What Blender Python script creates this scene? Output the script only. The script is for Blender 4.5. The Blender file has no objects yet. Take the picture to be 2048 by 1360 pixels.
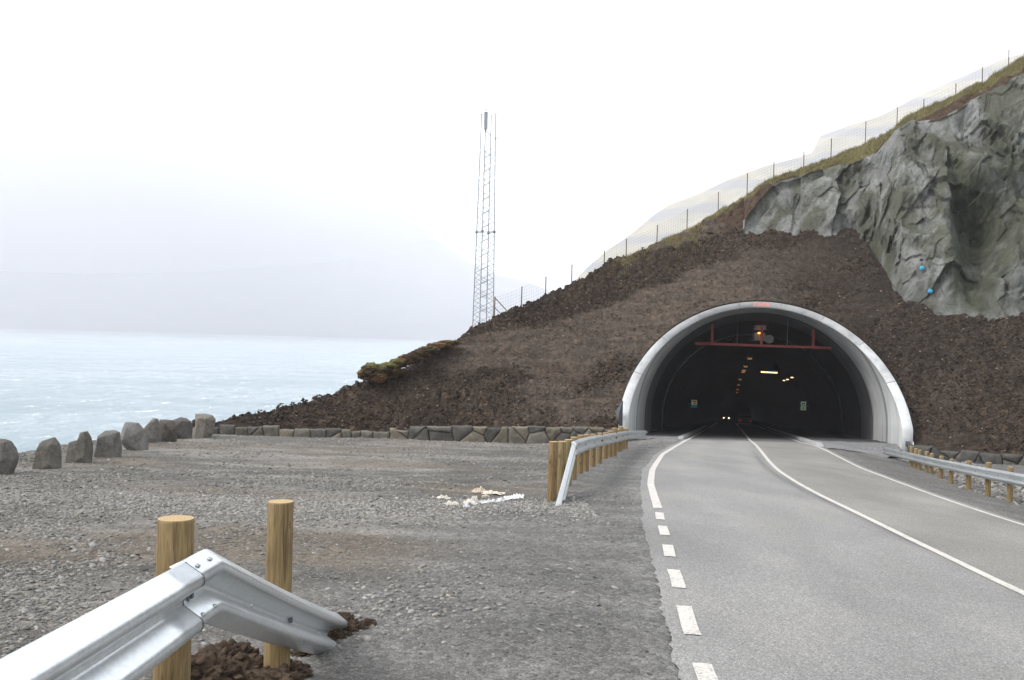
import bpy, bmesh, math, random
import numpy as np
from mathutils import Vector, Matrix
PI = math.pi
SC = bpy.context.scene
COL = SC.collection
random.seed(7)
RNG = np.random.RandomState(11)

# ------------------------------------------------------------------ camera
F = 1900.0                      # focal length in photo pixels (2048 wide)
ROLL = math.radians(1.55)
PITCH = math.radians(-0.223)
fw = Vector((0, math.cos(PITCH), math.sin(PITCH)))
r0 = Vector((1, 0, 0)); u0 = r0.cross(fw)
RT = r0 * math.cos(ROLL) + u0 * math.sin(ROLL)
UP = -r0 * math.sin(ROLL) + u0 * math.cos(ROLL)
cam = bpy.data.cameras.new('camera'); camo = bpy.data.objects.new('camera', cam); COL.objects.link(camo)
cam.sensor_width = 36; cam.lens = 36 * F / 2048; cam.clip_end = 20000; cam.clip_start = 0.05
m = Matrix.Identity(4)
for i in range(3):
    m[i][0] = RT[i]; m[i][1] = UP[i]; m[i][2] = -fw[i]
camo.matrix_world = m
SC.camera = camo
SC.render.resolution_x = 1024; SC.render.resolution_y = 680

# ------------------------------------------------------------------ light
SUN_EL = math.radians(40); SUN_AZ = math.radians(-104)      # azimuth from +Y, negative = left of the view
w = bpy.data.worlds.new('World'); SC.world = w; w.use_nodes = True
nt = w.node_tree; nt.nodes.clear()
wo = nt.nodes.new('ShaderNodeOutputWorld'); bg = nt.nodes.new('ShaderNodeBackground')
sk = nt.nodes.new('ShaderNodeTexSky'); sk.sky_type = 'NISHITA'; sk.sun_disc = False
sk.sun_elevation = SUN_EL; sk.sun_rotation = SUN_AZ; sk.dust_density = 6.0; sk.air_density = 1.2; sk.ozone_density = 1.0
hs = nt.nodes.new('ShaderNodeHueSaturation'); hs.inputs['Saturation'].default_value = 0.16
nt.links.new(sk.outputs[0], hs.inputs['Color'])
mxs = nt.nodes.new('ShaderNodeMix'); mxs.data_type = 'RGBA'; mxs.inputs[0].default_value = 0.65
mxs.inputs[7].default_value = (9.6, 9.9, 10.3, 1)            # even overcast cloud layer
nt.links.new(hs.outputs[0], mxs.inputs[6]); nt.links.new(mxs.outputs[2], bg.inputs['Color'])
bg.inputs['Strength'].default_value = 0.12
nt.links.new(bg.outputs[0], wo.inputs['Surface'])
sl = bpy.data.lights.new('sun', 'SUN'); sl.energy = 1.5; sl.angle = math.radians(14); sl.color = (1.0, 0.965, 0.91)
so = bpy.data.objects.new('sun', sl); COL.objects.link(so)
sd = Vector((math.sin(SUN_AZ) * math.cos(SUN_EL), math.cos(SUN_AZ) * math.cos(SUN_EL), math.sin(SUN_EL)))
so.rotation_euler = sd.to_track_quat('Z', 'Y').to_euler()
SC.view_settings.view_transform = 'Standard'; SC.view_settings.look = 'None'
SC.view_settings.gamma = 1.0; SC.view_settings.exposure = 1.0
cy = SC.cycles
cy.use_denoising = True
cy.max_bounces = 8; cy.diffuse_bounces = 3; cy.glossy_bounces = 2; cy.transmission_bounces = 2; cy.volume_bounces = 4
cy.transparent_max_bounces = 8

# ------------------------------------------------------------------ noise
def _h(ix, iy, iz):
    n = (ix.astype(np.int64) * 374761393 + iy.astype(np.int64) * 668265263 + iz.astype(np.int64) * 2147483647 + 1013904223) & 0xffffffff
    n = ((n ^ (n >> 13)) * 1274126177) & 0xffffffff
    n = ((n ^ (n >> 16)) * 2246822519) & 0xffffffff
    return ((n ^ (n >> 15)) & 0xffffff) / float(0xffffff)
def vn(x, y, z=0.0):
    x, y, z = np.broadcast_arrays(np.asarray(x, float), np.asarray(y, float), np.asarray(z, float))
    ix, iy, iz = np.floor(x), np.floor(y), np.floor(z)
    fx, fy, fz = x - ix, y - iy, z - iz
    fx, fy, fz = [t * t * t * (t * (t * 6 - 15) + 10) for t in (fx, fy, fz)]
    r = 0
    for a in (0, 1):
        for b in (0, 1):
            for c in (0, 1):
                wgt = (fx if a else 1 - fx) * (fy if b else 1 - fy) * (fz if c else 1 - fz)
                r = r + wgt * _h(ix + a, iy + b, iz + c)
    return r * 2 - 1
def fbm(x, y, z=0.0, o=4, g=0.5, l=2.03):
    a, s, t = 1.0, 0.0, 0.0
    for i in range(o):
        s = s + a * vn(x * l ** i + 17.3 * i, y * l ** i - 9.1 * i, np.asarray(z) * l ** i + 3.7 * i); t += a; a *= g
    return s / t
def ridged(x, y, z=0.0, o=4, g=0.5):
    a, s, t = 1.0, 0.0, 0.0
    for i in range(o):
        s = s + a * (1 - np.abs(vn(x * 2.1 ** i + 5.3 * i, y * 2.1 ** i + 2.9 * i, np.asarray(z) * 2.1 ** i))); t += a; a *= g
    return s / t
def ss(a, b, x):
    t = np.clip((np.asarray(x, float) - a) / (b - a), 0, 1); return t * t * (3 - 2 * t)
def ip(pts):
    xs = [p[0] for p in pts]; ys = [p[1] for p in pts]
    def f(x): return np.interp(x, xs, ys)
    return f
def ipx(pts):                       # with linear extrapolation
    xs = np.array([p[0] for p in pts], float); ys = np.array([p[1] for p in pts], float)
    s0 = (ys[1] - ys[0]) / (xs[1] - xs[0]); s1 = (ys[-1] - ys[-2]) / (xs[-1] - xs[-2])
    def f(x):
        x = np.asarray(x, float)
        return np.interp(x, xs, ys) + np.minimum(x - xs[0], 0) * s0 + np.maximum(x - xs[-1], 0) * s1
    return f

# ------------------------------------------------------------------ survey helpers
def ray(px, py):
    return fw + RT * ((px - 1024) / F) + UP * ((680 - py) / F)
def at(px, py, Y):
    d = ray(px, py); return d * (Y / d.y)
def march(px, py, H, a=2.5, b=90.0, n=900):
    d = ray(px, py); Y = np.linspace(a, b, n)
    x = d.x / d.y * Y; z = d.z / d.y * Y
    h = H(x, Y); below = np.where(z <= h)[0] if z[0] > h[0] else np.where(z >= h)[0]
    k = below[0] if len(below) else n - 1
    if k == 0: return Vector((x[0], Y[0], float(h[0])))
    f0, f1 = z[k - 1] - h[k - 1], z[k] - h[k]
    t = f0 / (f0 - f1 + 1e-9); y = Y[k - 1] + t * (Y[k] - Y[k - 1])
    return Vector((d.x / d.y * y, y, d.z / d.y * y))

# ------------------------------------------------------------------ ground function
def prof(y):
    y = np.asarray(y, float); yc = np.clip(y, 0, 55)
    return 1.7 + 0.06 * yc + 0.00016 * yc ** 2 + np.minimum(y, 0) * 0.06 + np.maximum(y - 55, 0) * 0.0776
LEFT_PX = [(1374, 880), (1325, 909), (1305, 939), (1301, 966.5), (1307, 990), (1316, 1017), (1320, 1033), (1327, 1062),
           (1338, 1102), (1352, 1158), (1376, 1242), (1406, 1345)]
P0 = lambda x, y: -prof(y)
ll = sorted([(v.y, v.x) for v in (march(a, b, P0) for a, b in LEFT_PX)])
ll = [(-30.0, ll[0][1] - 2.2)] + ll
XL = ipx(ll)
def bank(x, y):
    return 0.045 * np.clip(x - XL(y), 0, 9) * (1 - ss(30, 43, y))
P1 = lambda x, y: -prof(y) - bank(x, y)
CEN_PX = [(1504, 884), (1532, 915), (1556, 941), (1595, 966.5), (1634, 988), (1713, 1026), (1792, 1065), (1871, 1103), (1950, 1142), (2048, 1189)]
RGT_PX = [(1640, 896), (1703, 927), (1800, 966), (1887, 998), (2048, 1052)]
cl = sorted([(v.y, v.x) for v in (march(a, b, P1) for a, b in CEN_PX)])
rl = sorted([(v.y, v.x) for v in (march(a, b, P1) for a, b in RGT_PX)])
ymin = cl[0][0]; cl = [(-30.0, float(XL(-30)) + 3.6), (0.0, float(XL(0)) + 3.6)] + cl
rl = [(-30.0, float(XL(-30)) + 7.2), (0.0, float(XL(0)) + 7.0)] + rl
def smoothed(f, k=2.5):
    y = np.arange(-30, 50.1, 0.5); yy_ = y[:, None] + np.linspace(-k, k, 15)[None]; v = (f(yy_) * np.hanning(17)[1:-1]).sum(1) / np.hanning(17)[1:-1].sum()
    return ipx(list(zip(y, v)))
XC = smoothed(ipx(cl)); XR = smoothed(ipx(rl)); XL = smoothed(XL, 1.2)
# edge of the lot toward the sea
XE = ipx([(0, -8.0), (17, -10.0), (24, -12.1), (32, -13.3), (38, -14.2), (46, -16.2)])
def G(x, y):
    x = np.asarray(x, float); y = np.asarray(y, float)
    z = P1(x, y)
    z = z - 0.14 * np.clip(x - XR(y) - 0.4, 0, 3.4) * ss(8, 20, y) - 0.12 * ss(38, 44, y) * ss(15, 17.5, x)
    z = z - ss(36, 44.5, y) * np.interp(x, [-18, -14, -5, 1, 4, 7], [.3, .36, .52, .62, .4, 0])
    d = np.clip(XE(y) + 0.4 * vn(y * 0.5, 3.3) - x, 0, None)
    z = z - (0.15 * d + 0.7 * np.clip(d - 0.4, 0, 45)) - 0.15 * np.clip(y - 48, 0, 3)
    return z

# ------------------------------------------------------------------ portal / tunnel frame
AX = Vector((0.225, 0.974, 0)); AX.normalize(); LA = Vector((AX.y, -AX.x, 0))      # axis, lateral (to the right)
PC = Vector((12.17, 46.0, -3.87))                                                 # springing centre of the portal
SLOPE = 0.0765
def tun(s, l, h):         # h above springing
    return PC + AX * s + LA * l + Vector((0, 0, h - SLOPE * s * 0.974))
def to_tun(x, y):
    dx = x - PC.x; dy = y - PC.y
    return dx * AX.x + dy * AX.y, dx * LA.x + dy * LA.y
RI, HI = 6.42, 6.32
RO, HO = 6.90, 6.70
KR = 1.05                                   # rake of the portal face: metres back per metre up

# ------------------------------------------------------------------ mesh helpers
def prop(o, label=None, cat=None, group=None, kind=None):
    if label: o['label'] = label
    if cat: o['category'] = cat
    if group: o['group'] = group
    if kind: o['kind'] = kind
    return o
def empty(name, loc, rz=0, **k):
    o = bpy.data.objects.new(name, None); COL.objects.link(o); o.location = loc; o.rotation_euler = (0, 0, rz)
    o.empty_display_size = 0.1
    return prop(o, **k)
def npmesh(name, V, Fc, mat, parent=None, smooth=True, col=None, world=True, **k):
    V = np.asarray(V, np.float32); me = bpy.data.meshes.new(name)
    if isinstance(Fc, np.ndarray):
        n, kf = Fc.shape
        me.vertices.add(len(V)); me.vertices.foreach_set('co', V.ravel())
        me.loops.add(n * kf); me.loops.foreach_set('vertex_index', Fc.astype(np.int32).ravel())
        me.polygons.add(n); me.polygons.foreach_set('loop_start', np.arange(0, n * kf, kf, dtype=np.int32))
        me.polygons.foreach_set('loop_total', np.full(n, kf, dtype=np.int32))
        me.update(calc_edges=True)
    else:
        me.from_pydata(V.tolist(), [], [list(map(int, f)) for f in Fc]); me.update()
    if smooth: me.polygons.foreach_set('use_smooth', np.ones(len(me.polygons), bool))
    if col is not None:
        c = np.ones((len(V), 4), np.float32); c[:, :3] = col
        a = me.color_attributes.new('Col', 'FLOAT_COLOR', 'POINT'); a.data.foreach_set('color', c.ravel())
    me.materials.append(mat)
    o = bpy.data.objects.new(name, me); COL.objects.link(o)
    if parent is not None:
        o.parent = parent
        if world: o.matrix_parent_inverse = pmat(parent).inverted()
    return prop(o, **k)
def pmat(p):
    mm = Matrix.Translation(p.location) @ p.rotation_euler.to_matrix().to_4x4()
    if p.parent: mm = pmat(p.parent) @ p.matrix_parent_inverse @ mm
    return mm
def gridf(nr, nc):
    i = np.arange(nr - 1)[:, None]; j = np.arange(nc - 1)[None, :]
    a = i * nc + j
    return np.stack([a, a + 1, a + nc + 1, a + nc], -1).reshape(-1, 4)
class MB:
    def __init__(s): s.v = []; s.f = []
    def add(s, V, Fc):
        b = len(s.v); s.v += [tuple(p) for p in V]; s.f += [[b + i for i in f] for f in Fc]; return s
    def box(s, c, sz, M=None):
        c = Vector(c); V = []
        for x in (-.5, .5):
            for y in (-.5, .5):
                for z in (-.5, .5):
                    p = Vector((x * sz[0], y * sz[1], z * sz[2]))
                    if M: p = M @ p
                    V.append(c + p)
        return s.add(V, [(0, 1, 3, 2), (4, 6, 7, 5), (0, 4, 5, 1), (2, 3, 7, 6), (0, 2, 6, 4), (1, 5, 7, 3)])
    def tube(s, pts, r, n=8, cap=True):
        pts = [Vector(p) for p in pts]; rs = r if isinstance(r, (list, tuple)) else [r] * len(pts); V = []; Fc = []
        for i, p in enumerate(pts):
            t = (pts[min(i + 1, len(pts) - 1)] - pts[max(i - 1, 0)]).normalized()
            a = Vector((0, 0, 1)) if abs(t.z) < 0.9 else Vector((1, 0, 0))
            u = t.cross(a).normalized(); v = t.cross(u)
            for k in range(n):
                an = 2 * PI * k / n; V.append(p + (u * math.cos(an) + v * math.sin(an)) * rs[i])
        for i in range(len(pts) - 1):
            for k in range(n):
                Fc.append((i * n + k, i * n + (k + 1) % n, (i + 1) * n + (k + 1) % n, (i + 1) * n + k))
        if cap: Fc += [tuple(range(n))[::-1], tuple((len(pts) - 1) * n + k for k in range(n))]
        return s.add(V, Fc)
    def build(s, name, mat, parent=None, smooth=False, bevel=0, **k):
        o = npmesh(name, s.v, s.f, mat, parent, smooth, **k)
        if bevel:
            b = o.modifiers.new('b', 'BEVEL'); b.width = bevel; b.segments = 2; b.limit_method = 'ANGLE'
        return o

# ------------------------------------------------------------------ materials
class NM:
    def __init__(s, name, rough=0.8, metal=0.0, spec=0.4):
        s.m = bpy.data.materials.new(name); s.m.use_nodes = True; s.t = s.m.node_tree; s.n = s.t.nodes
        s.b = s.n['Principled BSDF']; s.b.inputs['Roughness'].default_value = rough; s.b.inputs['Metallic'].default_value = metal
        s.b.inputs['Specular IOR Level'].default_value = spec
        s.tc = s.n.new('ShaderNodeTexCoord')
        s.co = s.tc.outputs['Object']
    def L(s, a, b): s.t.links.new(a, b)
    def mp(s, scale, rot=(0, 0, 0), src=None):
        x = s.n.new('ShaderNodeMapping'); x.inputs['Scale'].default_value = scale; x.inputs['Rotation'].default_value = rot
        s.L(src or s.co, x.inputs['Vector']); return x.outputs[0]
    def noise(s, scale, detail=5, rough=0.6, co=None, dist=0.0):
        x = s.n.new('ShaderNodeTexNoise'); x.inputs['Scale'].default_value = scale; x.inputs['Detail'].default_value = detail
        x.inputs['Roughness'].default_value = rough; x.inputs['Distortion'].default_value = dist
        s.L(co or s.co, x.inputs['Vector']); return x.outputs['Fac']
    def vor(s, scale, co=None, feat='F1', out='Distance', rnd=1.0):
        x = s.n.new('ShaderNodeTexVoronoi'); x.feature = feat; x.inputs['Scale'].default_value = scale; x.inputs['Randomness'].default_value = rnd
        s.L(co or s.co, x.inputs['Vector']); return x.outputs[out]
    def ramp(s, fac, stops, interp='LINEAR'):
        x = s.n.new('ShaderNodeValToRGB'); e = x.color_ramp.elements; x.color_ramp.interpolation = interp
        while len(e) < len(stops): e.new(0.5)
        for k, (p, c) in enumerate(stops):
            e[k].position = p; e[k].color = (c, c, c, 1) if isinstance(c, (int, float)) else (*c, 1)
        s.L(fac, x.inputs[0]); return x.outputs[0]
    def mix(s, fac, a, b, mode='MIX'):
        x = s.n.new('ShaderNodeMix'); x.data_type = 'RGBA'; x.blend_type = mode
        for i, v in ((0, fac), (6, a), (7, b)):
            if isinstance(v, (int, float)): x.inputs[i].default_value = v if i == 0 else (v, v, v, 1)
            elif isinstance(v, tuple): x.inputs[i].default_value = (*v, 1)
            else: s.L(v, x.inputs[i])
        return x.outputs[2]
    def math(s, op, a, b=0.0):
        x = s.n.new('ShaderNodeMath'); x.operation = op
        for i, v in ((0, a), (1, b)):
            if isinstance(v, (int, float)): x.inputs[i].default_value = v
            else: s.L(v, x.inputs[i])
        return x.outputs[0]
    def attr(s, name='Col'):
        x = s.n.new('ShaderNodeAttribute'); x.attribute_name = name; return x.outputs['Color']
    def color(s, v):
        if isinstance(v, tuple): s.b.inputs['Base Color'].default_value = (*v, 1)
        else: s.L(v, s.b.inputs['Base Color'])
    def rough(s, v): s.L(v, s.b.inputs['Roughness'])
    def bump(s, h, strength=0.5, dist=0.02, prev=None):
        x = s.n.new('ShaderNodeBump'); x.inputs['Strength'].default_value = strength; x.inputs['Distance'].default_value = dist
        s.L(h, x.inputs['Height'])
        if prev: s.L(prev, x.inputs['Normal'])
        s.L(x.outputs[0], s.b.inputs['Normal']); return x.outputs[0]

def simple(name, c, rough=0.6, metal=0.0, var=0.25, scale=8, spec=0.4):
    a = NM(name, rough, metal, spec); n = a.noise(scale, 6, 0.65)
    a.color(a.mix(a.ramp(n, [(0.3, 0.0), (0.7, 1.0)]), tuple(x * (1 - var) for x in c), tuple(min(1, x * (1 + var)) for x in c)))
    return a.m
def emis(name, c, st):
    a = NM(name, 0.5); a.color(tuple(min(1, x) for x in c)); a.b.inputs['Emission Color'].default_value = (*c, 1); a.b.inputs['Emission Strength'].default_value = st
    return a.m

# gravel lot: region colour from the mesh attribute, pebbles and grit on top
a = NM('gravel_ground', 0.9, spec=0.25)
reg = a.attr()
wa = a.n.new('ShaderNodeVectorMath'); wa.operation = 'ADD'
nz = a.n.new('ShaderNodeTexNoise'); nz.inputs['Scale'].default_value = 9; a.L(a.co, nz.inputs['Vector'])
nsc = a.n.new('ShaderNodeVectorMath'); nsc.operation = 'SCALE'; nsc.inputs['Scale'].default_value = 0.05
a.L(nz.outputs['Color'], nsc.inputs[0]); a.L(a.co, wa.inputs[0]); a.L(nsc.outputs[0], wa.inputs[1])
wc = wa.outputs[0]
v1 = a.vor(46, wc, out='Color'); v1d = a.vor(46, wc); v2 = a.vor(17, wc, out='Color'); v2d = a.vor(17, wc); v3 = a.vor(110, a.co, out='Color')
gry = a.n.new('ShaderNodeRGBToBW'); a.L(v1, gry.inputs[0]); g2 = a.n.new('ShaderNodeRGBToBW'); a.L(v2, g2.inputs[0]); g3 = a.n.new('ShaderNodeRGBToBW'); a.L(v3, g3.inputs[0])
c1 = a.mix(1.0, reg, a.ramp(gry.outputs[0], [(0.1, 0.5), (0.55, 0.95), (0.9, 1.75)]), 'MULTIPLY')
c2 = a.mix(0.55, c1, a.mix(1.0, reg, a.ramp(g2.outputs[0], [(0.15, 0.62), (0.5, 0.95), (0.85, 1.55)]), 'MULTIPLY'))
c3 = a.mix(0.6, c2, a.mix(1.0, c2, a.ramp(g3.outputs[0], [(0.1, 0.45), (0.5, 0.95), (0.95, 1.9)]), 'MULTIPLY'))
big = a.noise(0.9, 6, 0.6, a.mp((0.8, 1.6, 1)))
c4 = a.mix(1.0, c3, a.ramp(big, [(0.3, 0.80), (0.5, 1.0), (0.72, 1.22)]), 'MULTIPLY')
a.color(c4)
hh = a.math('ADD', a.math('MULTIPLY', a.ramp(v1d, [(0, 1.0), (0.7, 0.0)]), 0.6), a.math('ADD', a.ramp(v2d, [(0, 1.0), (0.65, 0.0)]), a.math('MULTIPLY', a.noise(60, 6, 0.7), 0.7)))
a.bump(hh, 0.75, 0.02)
M_GROUND = a.m

a = NM('loose_stone', 0.85, spec=0.3)
n = a.noise(55, 5, 0.7)
a.color(a.mix(1.0, a.attr(), a.ramp(n, [(0.25, 0.7), (0.75, 1.25)]), 'MULTIPLY')); a.bump(n, 0.4, 0.006)
M_STONE = a.m

a = NM('asphalt', 0.82, spec=0.35)
fine = a.vor(150, out='Color'); fg = a.n.new('ShaderNodeRGBToBW'); a.L(fine, fg.inputs[0])
mid = a.vor(60, out='Color'); mg = a.n.new('ShaderNodeRGBToBW'); a.L(mid, mg.inputs[0])
c = a.mix(1.0, a.attr(), a.ramp(fg.outputs[0], [(0.1, 0.55), (0.5, 0.98), (0.9, 1.6)]), 'MULTIPLY')
c = a.mix(0.45, c, a.mix(1.0, c, a.ramp(mg.outputs[0], [(0.1, 0.5), (0.5, 1.0), (0.9, 1.6)]), 'MULTIPLY'))
bl = a.noise(0.55, 5, 0.55, a.mp((1.3, 0.6, 1), (0, 0, -0.15)))
c = a.mix(1.0, c, a.ramp(bl, [(0.3, (0.86, 0.86, 0.85)), (0.5, (1, 1, 1)), (0.7, (1.15, 1.13, 1.08))]), 'MULTIPLY')
a.color(c); a.bump(a.math('ADD', fg.outputs[0], a.noise(90, 3)), 0.35, 0.006)
M_ASPH = a.m

a = NM('road_paint', 0.6)
wn = a.noise(38, 7, 0.75); w2 = a.noise(3.0, 4)
c = a.mix(a.ramp(a.math('ADD', wn, a.math('MULTIPLY', w2, 0.35)), [(0.56, 0.0), (0.63, 1.0)]), (0.17, 0.16, 0.15), (0.44, 0.42, 0.385))
a.color(a.mix(1.0, c, a.ramp(a.noise(120, 3), [(0.3, 0.8), (0.7, 1.15)]), 'MULTIPLY')); a.bump(wn, 0.2, 0.004)
M_PAINT = a.m

a = NM('brown_soil', 0.95, spec=0.12)
big = a.noise(0.35, 5, 0.6); md = a.noise(3.2, 7, 0.72, dist=0.4); fi = a.noise(15, 6, 0.75)
c = a.mix(1.0, a.attr(), a.ramp(md, [(0.28, (0.42, 0.40, 0.38)), (0.5, (0.95, 0.93, 0.9)), (0.72, (1.75, 1.62, 1.45))]), 'MULTIPLY')
c = a.mix(1.0, c, a.ramp(fi, [(0.3, 0.45), (0.55, 1.05), (0.78, 2.0)]), 'MULTIPLY')
peb = a.vor(6.5, out='Color'); pg = a.n.new('ShaderNodeRGBToBW'); a.L(peb, pg.inputs[0])
pd = a.vor(6.5)
spk = a.math('MULTIPLY', a.math('GREATER_THAN', pg.outputs[0], 0.87), a.math('LESS_THAN', pd, 0.22))
c = a.mix(spk, c, (0.20, 0.17, 0.14))
rus = a.math('MULTIPLY', a.ramp(a.noise(5.5, 5, 0.7), [(0.60, 0.0), (0.70, 0.5)]), 1.0)
c = a.mix(rus, c, a.mix(0.5, c, (0.075, 0.036, 0.018)))
a.color(c); a.bump(a.math('ADD', fi, a.math('MULTIPLY', a.noise(40, 5, 0.8), 0.5)), 1.0, 0.07)
M_SOIL = a.m

a = NM('sprayed_concrete_cliff', 0.9, spec=0.2)
co = a.mp((1, 1, 0.45))
st = a.noise(0.45, 6, 0.62, co, 0.8); pa = a.noise(1.4, 6, 0.7, co, 0.5); fi = a.noise(9, 7, 0.75); 
c = a.mix(a.ramp(pa, [(0.3, 0.0), (0.72, 1.0)]), (0.095, 0.098, 0.095), (0.195, 0.196, 0.189))
c = a.mix(1.0, c, a.ramp(fi, [(0.3, 0.74), (0.7, 1.22)]), 'MULTIPLY')
c = a.mix(a.math('MULTIPLY', a.ramp(a.math('ADD', st, a.math('MULTIPLY', a.noise(3.1, 5, 0.7), 0.25)), [(0.55, 0.0), (0.68, 0.8)]), 1.0), c, (0.050, 0.052, 0.034))
sepx = a.attr()
c = a.mix(sepx, c, a.mix(a.ramp(pa, [(0.35, 0.0), (0.7, 1.0)]), (0.020, 0.022, 0.014), (0.060, 0.064, 0.045)))
crk = a.vor(0.55, a.mp((1, 1, 0.8), src=a.co), 'DISTANCE_TO_EDGE')
cr = a.math('MULTIPLY', a.ramp(a.math('ADD', crk, a.math('MULTIPLY', a.noise(2.2, 6, 0.75), 0.12)), [(0.055, 1.0), (0.075, 0.0)]), a.ramp(a.noise(0.6), [(0.45, 0.0), (0.55, 1.0)]))
c = a.mix(cr, c, (0.035, 0.034, 0.03))
a.color(c); a.bump(a.math('ADD', a.math('MULTIPLY', pa, 1.2), a.math('ADD', a.math('MULTIPLY', fi, 0.35), a.math('MULTIPLY', a.noise(35, 4, 0.7), 0.15))), 0.8, 0.08)
M_CLIFF = a.m

a = NM('turf_bank', 0.95, spec=0.1)
gn = a.noise(2.5, 6, 0.7); gf = a.noise(18, 6, 0.8)
gr = a.mix(a.ramp(gn, [(0.3, 0.0), (0.7, 1.0)]), (0.060, 0.062, 0.024), (0.175, 0.150, 0.070))
sl_ = a.mix(a.ramp(gn, [(0.3, 0.0), (0.7, 1.0)]), (0.030, 0.021, 0.015), (0.080, 0.054, 0.037))
c = a.mix(a.attr(), sl_, gr)
a.color(a.mix(1.0, c, a.ramp(gf, [(0.3, 0.55), (0.7, 1.55)]), 'MULTIPLY')); a.bump(a.math('ADD', gf, gn), 0.9, 0.09)
M_TURF = a.m

a = NM('grass_blades', 0.8, spec=0.2); a.color(a.attr()); M_GRASS = a.m

a = NM('cast_concrete', 0.75, spec=0.3)
st = a.noise(1.6, 7, 0.68, a.mp((1, 1, 0.22))); fi = a.noise(26, 5, 0.7)
c = a.mix(1.0, a.attr(), a.ramp(st, [(0.3, 0.66), (0.5, 0.97), (0.75, 1.14)]), 'MULTIPLY')
a.color(a.mix(1.0, c, a.ramp(fi, [(0.3, 0.9), (0.7, 1.08)]), 'MULTIPLY')); a.bump(fi, 0.15, 0.01)
M_CONC = a.m

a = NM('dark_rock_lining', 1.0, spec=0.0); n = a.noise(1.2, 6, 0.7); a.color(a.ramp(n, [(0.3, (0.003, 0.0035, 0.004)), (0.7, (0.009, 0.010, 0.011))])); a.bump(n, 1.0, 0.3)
M_ROCKLIN = a.m

a = NM('wall_stone', 0.9, spec=0.2)
n = a.noise(2.6, 7, 0.7); f = a.noise(22, 6, 0.75)
c = a.mix(1.0, a.attr(), a.ramp(n, [(0.28, 0.55), (0.5, 0.95), (0.74, 1.5)]), 'MULTIPLY')
c = a.mix(1.0, c, a.ramp(f, [(0.3, 0.75), (0.7, 1.28)]), 'MULTIPLY')
li = a.noise(7, 6, 0.8); c = a.mix(a.ramp(li, [(0.62, 0.0), (0.7, 0.55)]), c, (0.22, 0.215, 0.19))
a.color(c); a.bump(a.math('ADD', n, a.math('MULTIPLY', f, 0.4)), 0.8, 0.05)
M_WSTONE = a.m

a = NM('pine_post', 0.7, spec=0.3)
gr = a.noise(9, 6, 0.65, a.mp((5, 5, 0.35)), 1.2); bl = a.noise(3.0, 4)
kn = a.vor(3.4, a.mp((2.2, 2.2, 1.0)))
c = a.ramp(gr, [(0.32, (0.085, 0.058, 0.025)), (0.5, (0.148, 0.110, 0.050)), (0.68, (0.205, 0.16, 0.078))])
ck = a.noise(20, 3, 0.5, a.mp((3, 3, 0.16))); c = a.mix(a.ramp(ck, [(0.60, 0.0), (0.66, 0.75)]), c, (0.055, 0.034, 0.016))
c = a.mix(a.ramp(kn, [(0.07, 0.85), (0.14, 0.0)]), c, (0.05, 0.025, 0.010))
c = a.mix(a.ramp(bl, [(0.52, 0.0), (0.75, 0.55)]), c, (0.155, 0.13, 0.055))
oi = a.n.new('ShaderNodeObjectInfo'); c = a.mix(a.math('MULTIPLY', oi.outputs['Random'], 0.5), c, a.mix(1.0, c, (0.85, 0.6, 0.45), 'MULTIPLY'))
a.color(c); a.bump(gr, 0.35, 0.006)
M_POST = a.m
a = NM('pine_end_grain', 0.8)
ln = a.n.new('ShaderNodeTexWave'); ln.wave_type = 'RINGS'; ln.rings_direction = 'Z'; ln.inputs['Scale'].default_value = 26; ln.inputs['Distortion'].default_value = 1.6
a.L(a.co, ln.inputs['Vector'])
a.color(a.mix(ln.outputs['Fac'], (0.24, 0.155, 0.065), (0.38, 0.28, 0.15)))
M_END = a.m

a = NM('galvanized_steel', 0.36, 0.88)
n = a.noise(3.0, 5, 0.6, a.mp((1, 0.3, 1))); sp = a.vor(60, out='Color'); sg = a.n.new('ShaderNodeRGBToBW'); a.L(sp, sg.inputs[0])
c = a.ramp(n, [(0.3, (0.63, 0.665, 0.675)), (0.7, (0.73, 0.76, 0.77))])
c = a.mix(1.0, c, a.ramp(sg.outputs[0], [(0.1, 0.93), (0.9, 1.06)]), 'MULTIPLY')
a.color(c); a.rough(a.ramp(a.noise(14, 5, 0.7), [(0.3, 0.28), (0.7, 0.36)])); a.bump(a.noise(6, 3), 0.05, 0.01)
M_GALV = a.m
M_BOLT = simple('steel_bolt', (0.33, 0.35, 0.36), 0.45, 0.9)
M_DARKS = simple('slot_steel_and_joint_shade', (0.10, 0.11, 0.12), 0.6, 0.5)
M_MAST = simple('mast_steel', (0.17, 0.18, 0.19), 0.6, 0.4)
M_ANT = simple('antenna_grey', (0.34, 0.36, 0.38), 0.6)
M_RED = simple('red_steel', (0.21, 0.032, 0.026), 0.6)
M_FPOST = simple('fence_post_wood', (0.10, 0.075, 0.055), 0.8)
M_WIRE = simple('fence_wire', (0.13, 0.13, 0.12), 0.6, 0.3)
M_BLUE = simple('blue_plastic', (0.03, 0.28, 0.45), 0.5)
M_BLACK = simple('black_plastic', (0.015, 0.015, 0.017), 0.6)
M_MEMB = simple('dark_membrane', (0.035, 0.038, 0.045), 0.6)
M_YEL = simple('yellow_hose', (0.5, 0.38, 0.05), 0.5)
a = NM('crumpled_film', 0.55); a.color(a.attr()); M_FILM = a.m
a = NM('faded_red_numerals', 0.8); a.color(a.mix(a.ramp(a.noise(30, 5, 0.7), [(0.42, 0.0), (0.6, 1.0)]), (0.50, 0.085, 0.05), (0.42, 0.20, 0.15))); M_NUM = a.m

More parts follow.
